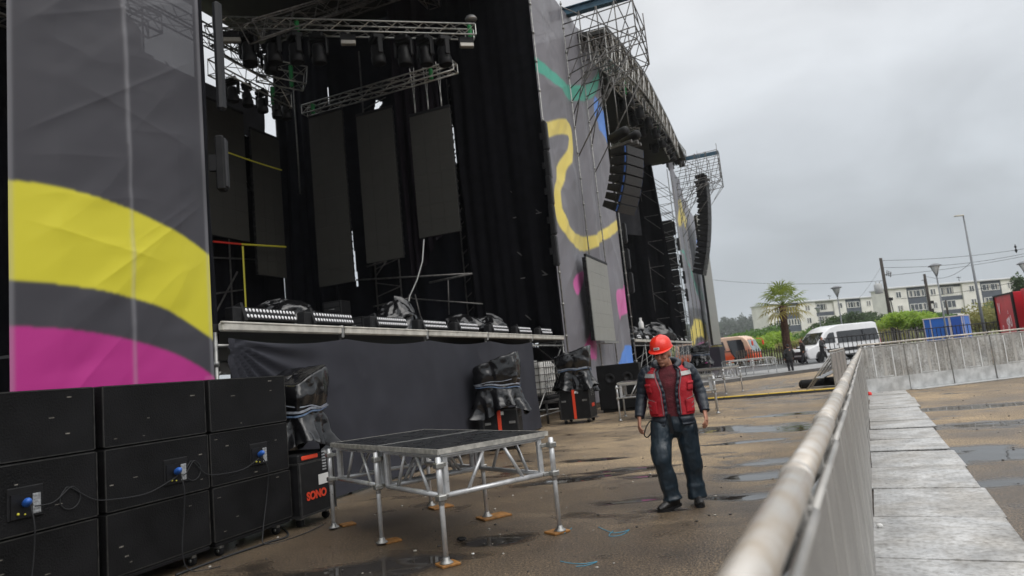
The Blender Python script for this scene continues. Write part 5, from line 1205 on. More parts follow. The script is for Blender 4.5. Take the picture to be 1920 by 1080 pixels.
# ------------------------------------------------------------------ far forested hills under the cloud
def hills():
    nx, ny = 80, 40; vs = []
    def hz(x, y):
        r = math.hypot(x, y); az = math.degrees(math.atan2(x, y))
        base = 24*max(0, min(1, (y-560)/300))
        return base*(.55+.75*float(fbm(np.array(az*.09+3), np.array(r*.004), 4, 31)))*(1.0 if az < 1 else max(.12, 1-(az-1)/9))
    for j in range(ny+1):
        for i in range(nx+1):
            x = -600+1200*i/nx; y = 555+540*j/ny; vs.append((x, y, hz(x, y)))
    fs = [(j*(nx+1)+i, j*(nx+1)+i+1, (j+1)*(nx+1)+i+1, (j+1)*(nx+1)+i) for j in range(ny) for i in range(nx)]
    o = MB().add(vs, fs, 0, True).build('hills', M('dark_hill_scrub', (.03, .045, .022), .9, var=.4, vs=.05)); o['kind'] = 'structure'
    rs = random.Random(5); mb = MB()
    for k in range(230):
        y = rs.uniform(620, 1040); x = rs.uniform(-.19*y, .005*y); z = hz(x, y); h = rs.uniform(13, 23); r = h*rs.uniform(.28, .42)
        mb.tube([(x, y, z), (x, y, z+h*.6)], [.6, .3], 4); leaves(mb, (x, y, z+h*.62), (r, r, h*.42), 90, 2.2, rs, 5)
    o = mb.build('forest', LEAF_PINE, fix=False); tag(o, 'dark misty forest covering the far hill left of the buildings', 'forest', kind='stuff')
hills()
# ------------------------------------------------------------------ apartment buildings
WALLC = M('cream_render', (.74, .725, .68), .8, var=.10, vs=.5); SLATE = M('slate_blue_panel', (.085, .10, .125), .7, var=.15, vs=.6)
PANE = M('window_glass', (.06, .07, .08), .06, spec=.9); FRAME = M('white_window_frame', (.78, .78, .76), .5); CURT = M('pale_window_curtain', (.45, .43, .40), .8, var=.2, vs=1.5); ROOFM = M('pale_roof_sheet', (.55, .56, .57), .5, var=.1, vs=.4)
def building(label, pL, pR, bays, floors, h, deep, group='pale apartment blocks'):
    """pL, pR ground ends of the face (left, right seen from the yard); bays = list of (kind, width share)"""
    d = pR-pL; d.z = 0; W = d.length; ang = math.atan2(d.y, d.x)
    t = T('apartment_building', label, 'building', pL, ang, group)
    fh = h/floors; tot = sum(b[1] for b in bays); x = 0; mb = MB(); pn = MB()
    MB().box((W/2, deep/2+.3, h/2), (W, deep, h)).build('wall', WALLC, t)
    MB().box((W/2, deep/2, h+.12), (W+.5, deep+.9, .25)).prism([(-.3, h+.25), (deep+.5, h+.25), (deep/2, h+.55)], 'x', .2, W-.2).build('roof', ROOFM, t)
    for kind, s in bays:
        w = W*s/tot
        if kind == 'c':      # cream bay standing forward
            MB().box((x+w/2, .12, h/2-.02), (w-.03, .36, h-.05)).build('cream_bay', WALLC, t)
        elif kind == 's':
            MB().box((x+w/2, .18, h/2-.02), (w-.03, .24, h-.05)).build('slate_panel', SLATE, t)
        else: MB().box((x+w/2, .55, h-.35), (w-.03, .5, .6)).box((x+w/2, .27, h*.32), (w-.03, .05, .9)).box((x+w/2, .27, h*.655), (w-.03, .05, .9)).build('balcony_front', SLATE, t)
        yf = {'c': -.06, 's': .06, 'b': .26}[kind]
        for f in range(floors):
            zc = fh*(f+.52)
            if kind == 'c': ww, wh, npn, xs = min(1.25, w*.4), 1.25, 2, [x+w/2]
            elif kind == 's': ww, wh, npn, xs = w*.82, 1.35, 4, [x+w/2]
            else: ww, wh, npn, xs = w*.55, 1.5, 3, [x+w*.38]
            for xc in xs:
                fr = MB()
                for sx in (-1, 1): fr.box((xc+sx*ww/2, yf-.03, zc), (.10, .12, wh+.1))
                for sz in (-1, 1): fr.box((xc, yf-.028, zc+sz*wh/2), (ww, .12, .10))
                for k in range(1, npn): fr.box((xc-ww/2+ww*k/npn, yf-.03, zc), (.10, .10, wh))
                fo = fr.build('window', FRAME, t)
                g = MB().box((xc, yf-.012, zc), (ww-.05, .03, wh-.05)).build('pane', PANE, fo)
                for k in range(npn):
                    if random.random() < .6: MB().box((xc-ww/2+ww*(k+random.choice((.3, .7)))/npn, yf-.030, zc), (ww/npn*.36, .006, wh-.14)).build('curtain', CURT, fo)
        x += w
    return t
gL, gR = atD(1502, 624, 160), atD(1647, 624, 168)
zb = 3.2
def flat(px, py, D, z): p = atD(px, py, D); return Vector((p.x, p.y, z))
b1 = building('pale left apartment block behind the palm, cream and slate bays', flat(1447, 640, 156, 2.2), flat(1649, 612, 168, 2.2), [('c', 1.0), ('s', .8), ('c', 1), ('b', 1.1), ('c', .75), ('s', .95), ('c', .95)], 3, 8.9, 5)
b2 = building('pale right apartment block with slate bays behind the wooden poles', flat(1682, 640, 143, 2.4), flat(1925, 612, 150, 2.6), [('c', .95), ('s', 1.05), ('c', .75), ('b', 1.3), ('c', 1.05), ('s', 1.2), ('c', 1.05)], 3, 8.7, 5)
def dishes():
    for (b, x, l) in ((b2, 10.5, 'small dish antenna on the roof of the right block'), (b2, 19.5, 'wire aerial standing on the roof of the right block'), (b1, 20.5, 'thin aerial on the roof of the left block')):
        o = MB().bar((0, 0, 0), (0, 0, 1.1), .05).bar((-.5, 0, .9), (.5, 0, .9), .035).bar((-.3, 0, 1.05), (.35, 0, .7), .035).build('aerial', BLACKMETAL)
        tag(o, l, 'aerial'); a = b.rotation_euler.z; o.location = Vector(b.location)+Vector((cos(a)*x-sin(a)*1.5, sin(a)*x+cos(a)*1.5, 9.2))
dishes()
# ------------------------------------------------------------------ poles, lamps and wires
POLEWOOD = M('dark_wood_pole', (.045, .038, .032), .85, var=.4, vs=5, bump=.4, bs=12); POSTGREY = M('grey_lamp_post', (.16, .17, .18), .45, .4, var=.15, vs=2)
def gp(px, D): p = atD(px, 640, D); return Vector((p.x, p.y, 0))
def lantern(label, px_top, py_top, D, z0=0.0):
    p = atD(px_top, py_top, D); h = p.z-z0
    t = T('street_lantern', label, 'street lamp', (p.x, p.y, z0), 0, 'park lanterns on thin posts')
    MB().tube([(0, 0, 0), (0, 0, .9), (0, 0, h-1.0)], [.09, .07, .05], 8).build('post', POSTGREY, t)
    MB().lathe([(.06, h-1.0), (.10, h-.92), (.05, h-.86)], n=10).build('collar', POSTGREY, t)
    mb = MB()
    for k in range(4): a = k*pi/2+.5; mb.bar((.08*cos(a), .08*sin(a), h-.92), (.40*cos(a), .40*sin(a), h-.22), .018, 5)
    mb.build('cage_arm', POSTGREY, t)
    MB().lathe([(.07, h-.88), (.34, h-.24), (.34, h-.2)], n=14).build('glass', M('lantern_glass', (.62, .66, .66), .15, var=.1, vs=3), t)
    MB().lathe([(.48, h-.22), (.46, h-.16), (.22, h-.04), (.05, h)], n=14).build('cap', POSTGREY, t)
lantern('street lantern on a thin post rising over the roof of the white van', 1567, 536, 62, .5)
lantern('street lantern on a thin post left of the tall mast', 1752, 494, 52)
lantern('street lantern cut by the right edge above the red container', 1918, 490, 55)
lantern('small street lantern post before the left apartment block', 1533, 575, 95, 1.5)
p = atD(1806, 404, 70); t = T('light_mast', 'tall grey mast with a small flat lamp head, above the blue cabin', 'street lamp', (p.x, p.y, 0))
MB().tube([(0, 0, 0), (0, 0, 3), (0, 0, p.z)], [.16, .14, .07], 10).build('mast', POSTGREY, t); a = YAW
MB().box((-.45*cos(a), -.45*sin(a), p.z+.02), (.9, .28, .12), a, .03).build('lamp_head', M('pale_lamp_head', (.5, .48, .40), .4), t)
def pole(label, px, py, D, h0=0, extra=True):
    p = atD(px, py, D); t = T('utility_pole', label, 'utility pole', (p.x, p.y, h0), 0, 'wooden utility poles'); h = p.z-h0
    MB().tube([(0, 0, 0), (0, 0, h)], [.20, .15], 10).build('pole', POLEWOOD, t)
    if extra:
        MB().lathe([(.36, 0), (.40, .05), (.40, .95), (.30, 1.05)], (-.75*cos(a), -.75*sin(a), h-3.7), 14).lathe([(.05, 0), (.05, .3)], (-.75*cos(a)-.15, -.75*sin(a), h-2.65), 6).lathe([(.05, 0), (.05, .3)], (-.75*cos(a)+.2, -.75*sin(a), h-2.65), 6).build('transformer', M('pale_transformer', (.42, .43, .43), .5, var=.15, vs=4), t)
        mb = MB()
        for k in range(3): q = Vector((cos(a), sin(a), 0))*(.35+.18*k); mb.bar(q+Vector((0, 0, h-1.9-.1*k)), q+Vector((.1, 0, h-1.35-.1*k)), .05, 6)
        mb.bar((0, 0, h-1.8), (cos(a)*.9, sin(a)*.9, h-1.7), .04); mb.build('insulator_arm', DARKSTEEL, t)
        MB().box((.25*cos(a), .25*sin(a), h-4.4), (.5, .3, .3), a).tube([(.2, 0, 0), (.35, 0, h-5.5), (.25, 0, h-4.2)], .05, 5).build('cable_box', BLACKMETAL, t)
    else:
        MB().box((.2*cos(a), .2*sin(a), h-3.6), (.6, .3, .35), a).lathe([(.16, 0), (.16, .8)], (.25*cos(a), .25*sin(a), h-5.2), 8).build('cable_box', BLACKMETAL, t)
    return Vector((p.x, p.y, p.z))
P1 = pole('wooden utility pole with pale transformer between the apartment blocks', 1651, 484, 72)
P2 = pole('plain wooden pole in front of the right apartment block', 1733, 514, 86, 1.0, False)
P3 = pole('slim wooden pole low in front of the dark balconies', 1773, 563, 120, 2.5, False)
def wire(label, a, b, sag, r=.02): return strand('overhead_wire', label, 'overhead wire', sagline(a, b, sag, 20), r, BLACKMETAL, 'overhead wires between the poles')
R1 = atD(1960, 455, 75)
wire('upper overhead wire from the transformer pole to the right edge', P1-Vector((0, 0, .25)), atD(1970, 458, 72), .4)
wire('middle overhead wire from the transformer pole to the right edge', P1-Vector((0, 0, 1.0)), atD(1970, 464, 74), .6)
wire('overhead wire crossing lowest to the right edge', P1-Vector((0, 0, 1.9)), atD(1970, 470, 78), .3)
wire('long overhead wire from the stage side to the transformer pole', atD(1330, 524, 100), P1-Vector((0, 0, 2.4)), .5)
wire('sagging overhead wire from the plain pole to the tall mast', P2-Vector((0, 0, .2)), atD(1822, 490, 70), .9)
wire('low overhead wire passing above the roof of the right block', atD(1690, 560, 90), atD(1990, 508, 90), .5, .03)
wire('thin stay wire slanting down from the transformer pole to the left', P1-Vector((0, 0, .8)), atD(1608, 562, 95), .2, .012)
o = MB().bar((0, 0, 0), (0, 0, .9), .05).ball((0, 0, .25), (.14, .14, .18), 8, 6).ball((0, 0, .65), (.12, .12, .14), 8, 6).build('wire_insulator', BLACKMETAL); o.location = atD(1906, 474, 73); tag(o, 'dark insulator hanging on the overhead wires at right', 'insulator')
# ------------------------------------------------------------------ fences
def picket(label, a, b, h, step, r, mat, group=None, rails=(.25, .8), name='picket_fence'):
    a = Vector(a); b = Vector(b); L = (b-a).length; n = int(L/step); d = (b-a)/n; mb = MB(); ang = math.atan2(d.y, d.x)
    t = T(name, label, 'fence', a, 0, group)
    for i in range(n+1):
        hh = h*random.uniform(.92, 1.04); c = d*i; mb.box((c.x, c.y, hh/2+c.z), (r*2, r, hh), ang+random.uniform(-.2, .2))
    mb.build('pickets', mat, t); mb = MB()
    for z in rails: mb.bar((0, 0, h*z), (b-a)+Vector((0, 0, h*z)), .03, 5)
    mb.build('rail', mat, t); return t
FW = M('weathered_grey_wood', (.12, .10, .08), .85, var=.4, vs=6)
w0 = Vector((atD(1385, 690, 58).x, atD(1385, 690, 58).y, 0)); w1 = Vector((atD(1500, 690, 57).x, atD(1500, 690, 57).y, 0))
picket('weathered picket fence behind the riser between bus and palm', w0, w1, 1.5, .2, .05, FW, 'weathered picket fences')
w2 = Vector((atD(1640, 655, 62).x, atD(1640, 655, 62).y, .2)); w3 = Vector((atD(1752, 640, 60).x, atD(1752, 640, 60).y, .2))
picket('grey picket fence below the bright trees left of the blue cabin', w2, w3, 1.75, .22, .06, M('silver_wood', (.2, .19, .17), .85, var=.3, vs=5), 'weathered picket fences')
f0 = Vector((atD(1548, 655, 40).x, atD(1548, 655, 40).y, .0)); f1 = Vector((atD(1905, 612, 46).x, atD(1905, 612, 46).y, .0))
picket('dark metal railing running along behind the taller ribbed barrier', f0, f1, 1.75, .35, .02, BLACKMETAL, rails=(.6, .97), name='metal_railing')
# ------------------------------------------------------------------ people
SKIN = M('weathered_skin', (.42, .20, .13), .5, var=.18, vs=14); NAVY = M('navy_quilted_nylon', (.014, .020, .030), .42, var=.25, vs=8, bump=.2, bs=40)
VEST = M('red_work_vest_cloth', (.40, .008, .018), .65, var=.22, vs=6, bump=.25, bs=45); SWEAT = M('maroon_knit', (.10, .012, .018), .85, var=.3, vs=10, bump=.4, bs=60)
RAIN = M('dark_blue_rain_trousers', (.014, .0255, .037), .36, var=.25, vs=4, bump=.85, bs=7, bd=.035, spec=.5, stretch=(1.3, 1.3, .6)); BOOT = M('black_wet_boot', (.014, .013, .013), .35, var=.4, vs=20, bump=.3, bs=60)
REFL = M('grey_reflective_tape', (.29, .29, .28), .4, .2, var=.15, vs=30); GREYZIP = M('grey_zip', (.16, .16, .17), .5); HELM = M('orange_red_hard_hat', (.80, .030, .012), .28, var=.05, vs=3, spec=.6); HAIR = M('dark_hair', (.03, .025, .02), .8)
DARKCOAT = M('black_coat_cloth', (.016, .016, .018), .7, var=.3, vs=5, bump=.3, bs=20)
def remesh(o, vox, sm=4, disp=0.0, dscale=.12):
    m = o.modifiers.new('fuse', 'REMESH'); m.mode = 'VOXEL'; m.voxel_size = vox; m.use_smooth_shade = True
    if sm: s = o.modifiers.new('soft', 'SMOOTH'); s.iterations = sm; s.factor = .5
    if disp:
        tx = bpy.data.textures.get('folds%g' % dscale) or bpy.data.textures.new('folds%g' % dscale, 'CLOUDS'); tx.noise_scale = dscale; tx.noise_depth = 2
        d = o.modifiers.new('folds', 'DISPLACE'); d.texture = tx; d.strength = disp; d.mid_level = .5; d.texture_coords = 'LOCAL'
    return o
def interp(keys, z):
    for (a, *va), (b, *vb) in zip(keys[:-1], keys[1:]):
        if a <= z <= b: t = (z-a)/(b-a); t = t*t*(3-2*t); return [p+(q-p)*t for p, q in zip(va, vb)]
    return list(keys[0][1:]) if z < keys[0][0] else list(keys[-1][1:])
def bez(pts, n):
    out = []; P = [Vector(p) for p in pts]
    for i in range(len(P)-1):
        p0, p1, p2, p3 = P[max(i-1, 0)], P[i], P[i+1], P[min(i+2, len(P)-1)]
        for k in range(n): t = k/n; out.append(.5*(2*p1+(p2-p0)*t+(2*p0-5*p1+4*p2-p3)*t*t+(3*p1-p0-3*p2+p3)*t**3))
    return out+[P[-1]]
def limb(mb, pts, rad, n=8, seg=8, wr=None, sq=1.0):
    path = bez(pts, seg); N = len(path); rr = []
    for i in range(N):
        f = i/(N-1)*(len(rad)-1); k = min(int(f), len(rad)-2); t = f-k; r = rad[k]*(1-t)+rad[k+1]*t
        rr.append(r*(1+(wr(i/(N-1)) if wr else 0)))
    return mb.tube(path, rr, n, sq=sq)
def hand(mb, wrist, d, palm_n, s=1.0, thumb=1, curl=.5):
    """palm, five separate bent fingers; d = direction of the hand, palm_n = direction the palm faces"""
    d = Vector(d).normalized(); pn = Vector(palm_n); pn = (pn-d*pn.dot(d)).normalized(); sd = d.cross(pn).normalized()*thumb; w = Vector(wrist)
    mb.tube([w-d*.03*s, w+d*.02*s, w+d*.06*s, w+d*.095*s], [(.026*s, .021*s), (.034*s, .017*s), (.041*s, .015*s), (.038*s, .012*s)], 10, up=pn)
    for k, (off, L) in enumerate(((.030, .068), (.011, .078), (-.009, .073), (-.028, .058))):
        b = w+d*.090*s+sd*off*s; p = [b]; dd = d.copy()
        for j, f in enumerate((.45, .32, .23)):
            dd = (dd+pn*(curl*(.35+.28*j)+.04*k)).normalized(); p.append(p[-1]+dd*L*f*s)
        mb.tube(p, [.0092*s, .0088*s, .0078*s, .006*s], 8)
    b = w+d*.03*s+sd*.030*s; p = [b, b+(sd*.8+d*.6+pn*.25).normalized()*.036*s]; p.append(p[-1]+(d*.9+sd*.25+pn*.35).normalized()*.032*s); p.append(p[-1]+(d+pn*.5).normalized()*.026*s)
    mb.tube(p, [.0125*s, .0112*s, .010*s, .0075*s], 8)
def head(mb, c, rot, s=1.0):
    q = lambda v: Vector(c)+rot @ (Vector(v)*s)
    mb.ball(q((0, .012, .02)), (.077*s, .098*s, .105*s), 18, 14, rot=rot); mb.ball(q((0, -.022, -.055)), (.058*s, .068*s, .068*s), 16, 12, rot=rot)      # skull, jaw
    mb.ball(q((0, -.07, -.098)), (.027*s, .022*s, .02*s), 10, 8, rot=rot); mb.tube([q((0, -.088, .022)), q((0, -.112, -.022)), q((0, -.102, -.036))], [.011*s, .018*s, .014*s], 8)    # chin, nose
    for sx in (-1, 1):
        mb.ball(q((sx*.077, .012, -.012)), (.012*s, .022*s, .034*s), 8, 8, rot=rot); mb.ball(q((sx*.04, -.062, -.02)), (.026*s, .024*s, .02*s), 8, 8, rot=rot)     # ears, cheeks
        mb.ball(q((sx*.032, -.082, .034)), (.028*s, .014*s, .010*s), 8, 6, rot=rot)            # brow
    mb.ball(q((0, -.090, -.062)), (.026*s, .010*s, .0065*s), 8, 6, rot=rot); mb.ball(q((0, -.086, -.074)), (.022*s, .011*s, .008*s), 8, 6, rot=rot)     # lips
def worker():
    t = T('person', 'man in red vest, navy quilted jacket and orange hard hat walking across the yard', 'person', (-1.18, 7.42, 0), R(9))
    # --- body: head, neck, arms and hands as one surface
    rot = Matrix.Rotation(R(-20), 3, 'Z') @ Matrix.Rotation(R(17), 3, 'X'); hc = Vector((-.030, -.085, 1.588))
    mb = MB(); head(mb, hc, rot); limb(mb, [(0, .02, 1.40), (0, -.005, 1.47), hc+Vector((.005, .02, -.05))], [.075, .062, .06], 10)
    sh = {-1: Vector((-.205, .01, 1.395)), 1: Vector((.205, .01, 1.40))}; el = {-1: Vector((-.295, .055, 1.155)), 1: Vector((.305, .045, 1.16))}; wr = {-1: Vector((-.345, -.05, .945)), 1: Vector((.33, -.06, .955))}
    for s in (-1, 1): limb(mb, [sh[s], el[s], wr[s]], [.05, .042, .027], 10)
    mb.tube([(0, 0, .9), (0, 0, 1.15), (0, 0, 1.38), (0, .01, 1.43)], [(.14, .10), (.14, .10), (.16, .10), (.08, .06)], 14, up=(0, -1, 0))
    for s in (-1, 1): mb.tube([sh[s], (0, .01, 1.39)], [.045, .07], 10)
    hand(mb, wr[-1], (wr[-1]-el[-1])+Vector((.02, -.02, -.05)), (.9, .25, 0), 1.16, -1, .8)
    hand(mb, wr[1], (wr[1]-el[1])+Vector((-.02, -.03, -.05)), (-.9, .3, 0), 1.16, 1, .95)
    b = remesh(mb.build('body', SKIN, t), .0052, 2)
    e = MB()
    for s in (-1, 1): e.ball(hc+rot @ Vector((s*.031, -.084, .014)), (.012, .008, .005), 8, 6, rot=rot)
    e.build('eyes', M('shaded_eye', (.03, .025, .02), .2), b)
    MB().tube([hc+rot @ Vector((x, -.101+abs(x)*.3, -.0675-.004*(abs(x)/.02)**2)) for x in (-.022, -.011, 0, .011, .022)], .0022, 5).build('mouth', M('dark_lip_line', (.10, .04, .035), .6), b)
    mb = MB()
    for s in (-1, 1): mb.tube([hc+rot @ Vector((s*x, -.094+abs(x-.03)*.2, .036+.004*(x > .03))) for x in (.012, .028, .046)], .0042, 5)
    mb.build('eyebrows', HAIR, b)
    MB().ball(hc+rot @ Vector((0, .045, -.012)), (.076, .068, .062), 14, 10, rot=rot).build('hair', M('greying_hair', (.09, .085, .08), .85, var=.5, vs=40), b)
    # --- torso clothing
    TK = [(.80, .205, .155, 0, .005), (.90, .205, .150, 0, .005), (1.0, .198, .145, 0, 0), (1.12, .205, .150, 0, -.005), (1.25, .215, .152, 0, -.005), (1.34, .222, .140, 0, 0), (1.40, .205, .118, 0, .01), (1.445, .145, .092, 0, .015), (1.475, .095, .082, 0, .012)]
    def tor(z, th, off):
        rx, ry, cx, cy = interp(TK, z); c, s_ = cos(th), sin(th); p = 2.5; q = (abs(c)**p+abs(s_)**p)**(-1/p)
        return Vector((cx+(rx+off)*q*c, cy+(ry+off)*q*s_, z))
    def shell(z0, z1, off, gap, nz=40, nt=64, wob=0.0, quilt=0.0, gapf=None):
        def f(u, v):
            z = z0+(z1-z0)*v; g = gapf(z) if gapf else gap; th = -pi/2+g+(2*pi-2*g)*u
            o = off+wob*(float(fbm(np.array(th*2.0), np.array(z*9), 3, 4))-.45)+quilt*abs(sin(z*pi/.062))
            return tor(z, th, o)
        return MB().grid(f, nt, nz)
    sw = remesh(MB().tube([(0, interp(TK, z)[3], z) for z in np.linspace(.93, 1.47, 20)], [(interp(TK, z)[0]-.012, interp(TK, z)[1]-.008) for z in np.linspace(.93, 1.47, 20)], 28, up=(0, -1, 0)).build('sweater', SWEAT, t), .010, 3, .012, .1)
    gj = lambda z: R(13)+R(14)*max(0, (z-1.18)/.28)+R(8)*max(0, (.98-z)/.12)
    jk = shell(.845, 1.465, .012, 0, 60, 72, .02, .010, gj).build('jacket', NAVY, t); m = jk.modifiers.new('thick', 'SOLIDIFY'); m.thickness = .014
    for s in (-1, 1):
        mb = MB(); limb(mb, [sh[s]+Vector((-s*.05, 0, .005)), sh[s]+Vector((s*.025, .01, -.03)), el[s], wr[s]+(wr[s]-el[s]).normalized()*.0], [.082, .080, .074, .066, .058, .047], 18, 18, lambda f: .075*abs(sin(f*30))+.03*sin(f*9+s))
        remesh(mb.build('sleeve', NAVY, t), .007, 1, .008, .06)
    mb = MB().tube(bez([(-.085, -.095, 1.435), (-.125, -.02, 1.475), (-.09, .085, 1.50), (0, .115, 1.515), (.09, .085, 1.50), (.125, -.02, 1.475), (.085, -.095, 1.435)], 8), [.026+.022*sin(pi*i/48) for i in range(49)], 12)
    mb.tube(bez([(-.11, .06, 1.49), (-.06, .15, 1.46), (.06, .15, 1.46), (.11, .06, 1.49)], 8), [.045]*25, 12)
    remesh(mb.build('hood', NAVY, t), .009, 3, .012, .07)
    gv = lambda z: R(21)+R(13)*max(0, (z-1.2)/.25)
    vt = shell(.945, 1.455, .026, 0, 50, 72, .026, 0, gv).build('vest', VEST, t); m = vt.modifiers.new('thick', 'SOLIDIFY'); m.thickness = .016
    for s in (-1, 1):
        def fb(u, v): th = -pi/2+s*(gv(1.37)+(R(62)-gv(1.37))*u); return tor(1.345+.042*v+.012*u, th, .0445)
        MB().grid(fb, 14, 4).build('reflective_band', REFL, vt)
        def fz(k): z = .95+.49*k/24; return tor(z, -pi/2+s*(gv(z)+.012), .040)
        MB().tube([fz(k) for k in range(25)], .0045, 6).build('zip', GREYZIP, vt)
        def pk(z0, z1, a0, a1, off):
            g = lambda u, v: tor(z0+(z1-z0)*v, -pi/2+s*(R(a0)+R(a1-a0)*u), off+.006*sin(pi*u)*sin(pi*v)); return g
        po = MB().grid(pk(1.19, 1.265, 44, 68, .038), 8, 6).build('pocket', VEST, vt); po.modifiers.new('thick', 'SOLIDIFY').thickness = .010
        fl = MB().grid(pk(1.255, 1.285, 43, 69, .044), 8, 3).build('pocket_flap', VEST, po); fl.modifiers.new('thick', 'SOLIDIFY').thickness = .006
        po = MB().grid(pk(.965, 1.10, 36, 76, .038), 10, 8).build('pocket', VEST, vt); po.modifiers.new('thick', 'SOLIDIFY').thickness = .010
        for z in (1.105, 1.055, 1.01): MB().tube([tor(z+.004*k, -pi/2+s*R(38+4.2*k if z > 1.1 else 52+2.6*k), .044) for k in range(9)], .003, 5).build('pocket_zip', GREYZIP, po)
    # --- trousers
    hp = {-1: Vector((-.095, 0, .90)), 1: Vector((.095, 0, .90))}; kn = {-1: Vector((-.165, -.155, .50)), 1: Vector((.135, .01, .49))}; an = {-1: Vector((-.105, -.115, .125)), 1: Vector((.150, .06, .10))}
    mb = MB().tube([(0, 0, .985), (0, 0, .93), (0, .005, .86), (0, .01, .78), (0, .01, .70)], [(.185, .135), (.192, .142), (.200, .150), (.185, .140), (.10, .09)], 24, up=(0, -1, 0))
    for s in (-1, 1):
        fold = (lambda s: lambda f: .05*sin(f*21+s)*(.3+f)+.075*max(0, sin((f-.8)*46))*(f > .78)+.05*math.exp(-((f-.52)/.06)**2))(s)
        limb(mb, [hp[s]+Vector((0, 0, .03)), hp[s]+(kn[s]-hp[s])*.5+Vector((s*.012, 0, 0)), kn[s], kn[s]+(an[s]-kn[s])*.55+Vector((0, .02, 0)), an[s]+Vector((0, 0, -.035))], [.118, .122, .105, .096, .090, .090, .092], 18, 14, fold)
    remesh(mb.build('trousers', RAIN, t), .009, 3, .034, .17)
    MB().box((-.035, -.158, .865), (.035, .006, .20), Matrix.Rotation(R(-4), 3, 'Y')).build('belt_tail', BLACKPL, t)
    mb = MB().tube(bez([(-.215, -.03, .915), (-.275, -.05, .86), (-.315, -.05, .765), (-.285, -.05, .735), (-.23, -.05, .80), (-.20, -.06, .90)], 8), [(.019, .006)]*41, 8); mb.build('hanging_strap', M('dark_webbing', (.095, .085, .07), .8), t)
    # --- boots
    for s, a, pitch in ((-1, R(-52), R(7)), (1, R(4), 0)):
        c = an[s]; Rz = Matrix.Rotation(a, 3, 'Z') @ Matrix.Rotation(pitch, 3, 'X'); q = lambda v: Vector((c.x, c.y, .0))+Rz @ Vector(v)+Vector((0, 0, .012 if s < 0 else 0))
        mb = MB().tube([q((0, .075, .05)), q((0, .03, .06)), q((0, -.06, .055)), q((0, -.14, .045)), q((0, -.185, .036))], [(.034, .042), (.042, .052), (.045, .048), (.046, .036), (.030, .022)], 14, up=(0, 0, 1))
        mb.tube([q((0, .035, .06)), q((0, .04, .17))], [.05, .05], 12)
        bo = remesh(mb.build('boot', BOOT, t), .006, 2)
        out = [q((w*.048*(1.0 if y < .02 else .85), y, 0)) for w, y in ((0, .098), (.7, .088), (.95, .05), (.86, -.03), (1.08, -.11), (.95, -.165), (.5, -.195), (0, -.203), (-.5, -.195), (-.95, -.165), (-1.0, -.11), (-.80, -.03), (-.95, .05), (-.7, .088))]
        up = Rz @ Vector((0, 0, .028)); n = len(out); so = MB().add(out+[v+up for v in out], [tuple(range(n)), tuple(range(n, 2*n))]+[(i, (i+1) % n, n+(i+1) % n, n+i) for i in range(n)]); so.build('sole', RUBBER, bo)
        mb = MB()
        for k in range(4): mb.tube([q((x, -.065-.022*k, .108-.012*k-abs(x)*.35)) for x in (-.03, 0, .03)], .004, 5)
        mb.build('lace', M('dark_grey_lace', (.06, .06, .06), .7), bo)
    # --- hard hat
    hr = rot; hq = hc+hr @ Vector((0, .014, .062))
    HS = .90
    prof = [(a_*HS, b_*.95) for a_, b_ in ((.141, -.004), (.141, .012), (.136, .05), (.122, .088), (.094, .118), (.055, .136), (.0, .141))]
    vs = []
    n = 36; mb = MB(); rings = []
    for (r_, z) in prof:
        for k in range(n):
            th = 2*pi*k/n; x, y = r_*.90*cos(th), r_*1.10*sin(th); rg = .006*math.exp(-(x/.020)**2)*(z > .02)*(1 if y > -.13 else .3)
            vs.append(hq+hr @ Vector((x, y, z+rg)))
    N_ = len(prof); fs = [(i*n+k, i*n+(k+1) % n, (i+1)*n+(k+1) % n, (i+1)*n+k) for i in range(N_-1) for k in range(n)]
    hat = MB().add(vs, fs, 0, True).build('hard_hat', HELM, t); hat.modifiers.new('thick', 'SOLIDIFY').thickness = .004
    def brim(u, v):
        th = -pi+pi*u; th = -pi/2+R(84)*(u*2-1); w = .040*v*cos((u*2-1)*pi/2)**.7; r1 = .128*HS+w*.8; r2 = .156*HS+w
        return hq+hr @ Vector((r1*cos(th), r2*sin(th), .004-.016*v*cos((u*2-1)*pi/2)))
    pk = MB().grid(brim, 28, 5).build('peak', HELM, hat); pk.modifiers.new('thick', 'SOLIDIFY').thickness = .005
    def rim(k): th = 2*pi*k/40; return hq+hr @ Vector((.1285*HS*cos(th), .1565*HS*sin(th), -.002))
    MB().tube([rim(k) for k in range(41)], .005, 6).build('rim', HELM, hat)
    def lab(u, v): th = -pi/2+R(16)*(u*2-1); z = .022+.026*v; k = .986-.02*v; return hq+hr @ Vector((.1275*HS*k*cos(th)*1.03, .1560*HS*k*sin(th)*1.03, z))
    MB().grid(lab, 8, 2).build('front_label', WHITE, hat)
    def lab2(u, v): th = -pi/2+R(11)*(u*2-1); z = .031+.008*v; k = .982-.01*v; return hq+hr @ Vector((.1275*HS*k*cos(th)*1.045, .1560*HS*k*sin(th)*1.045, z))
    MB().grid(lab2, 8, 2).build('label_print', M('dark_print', (.05, .05, .05), .6), hat)
    return t
worker()
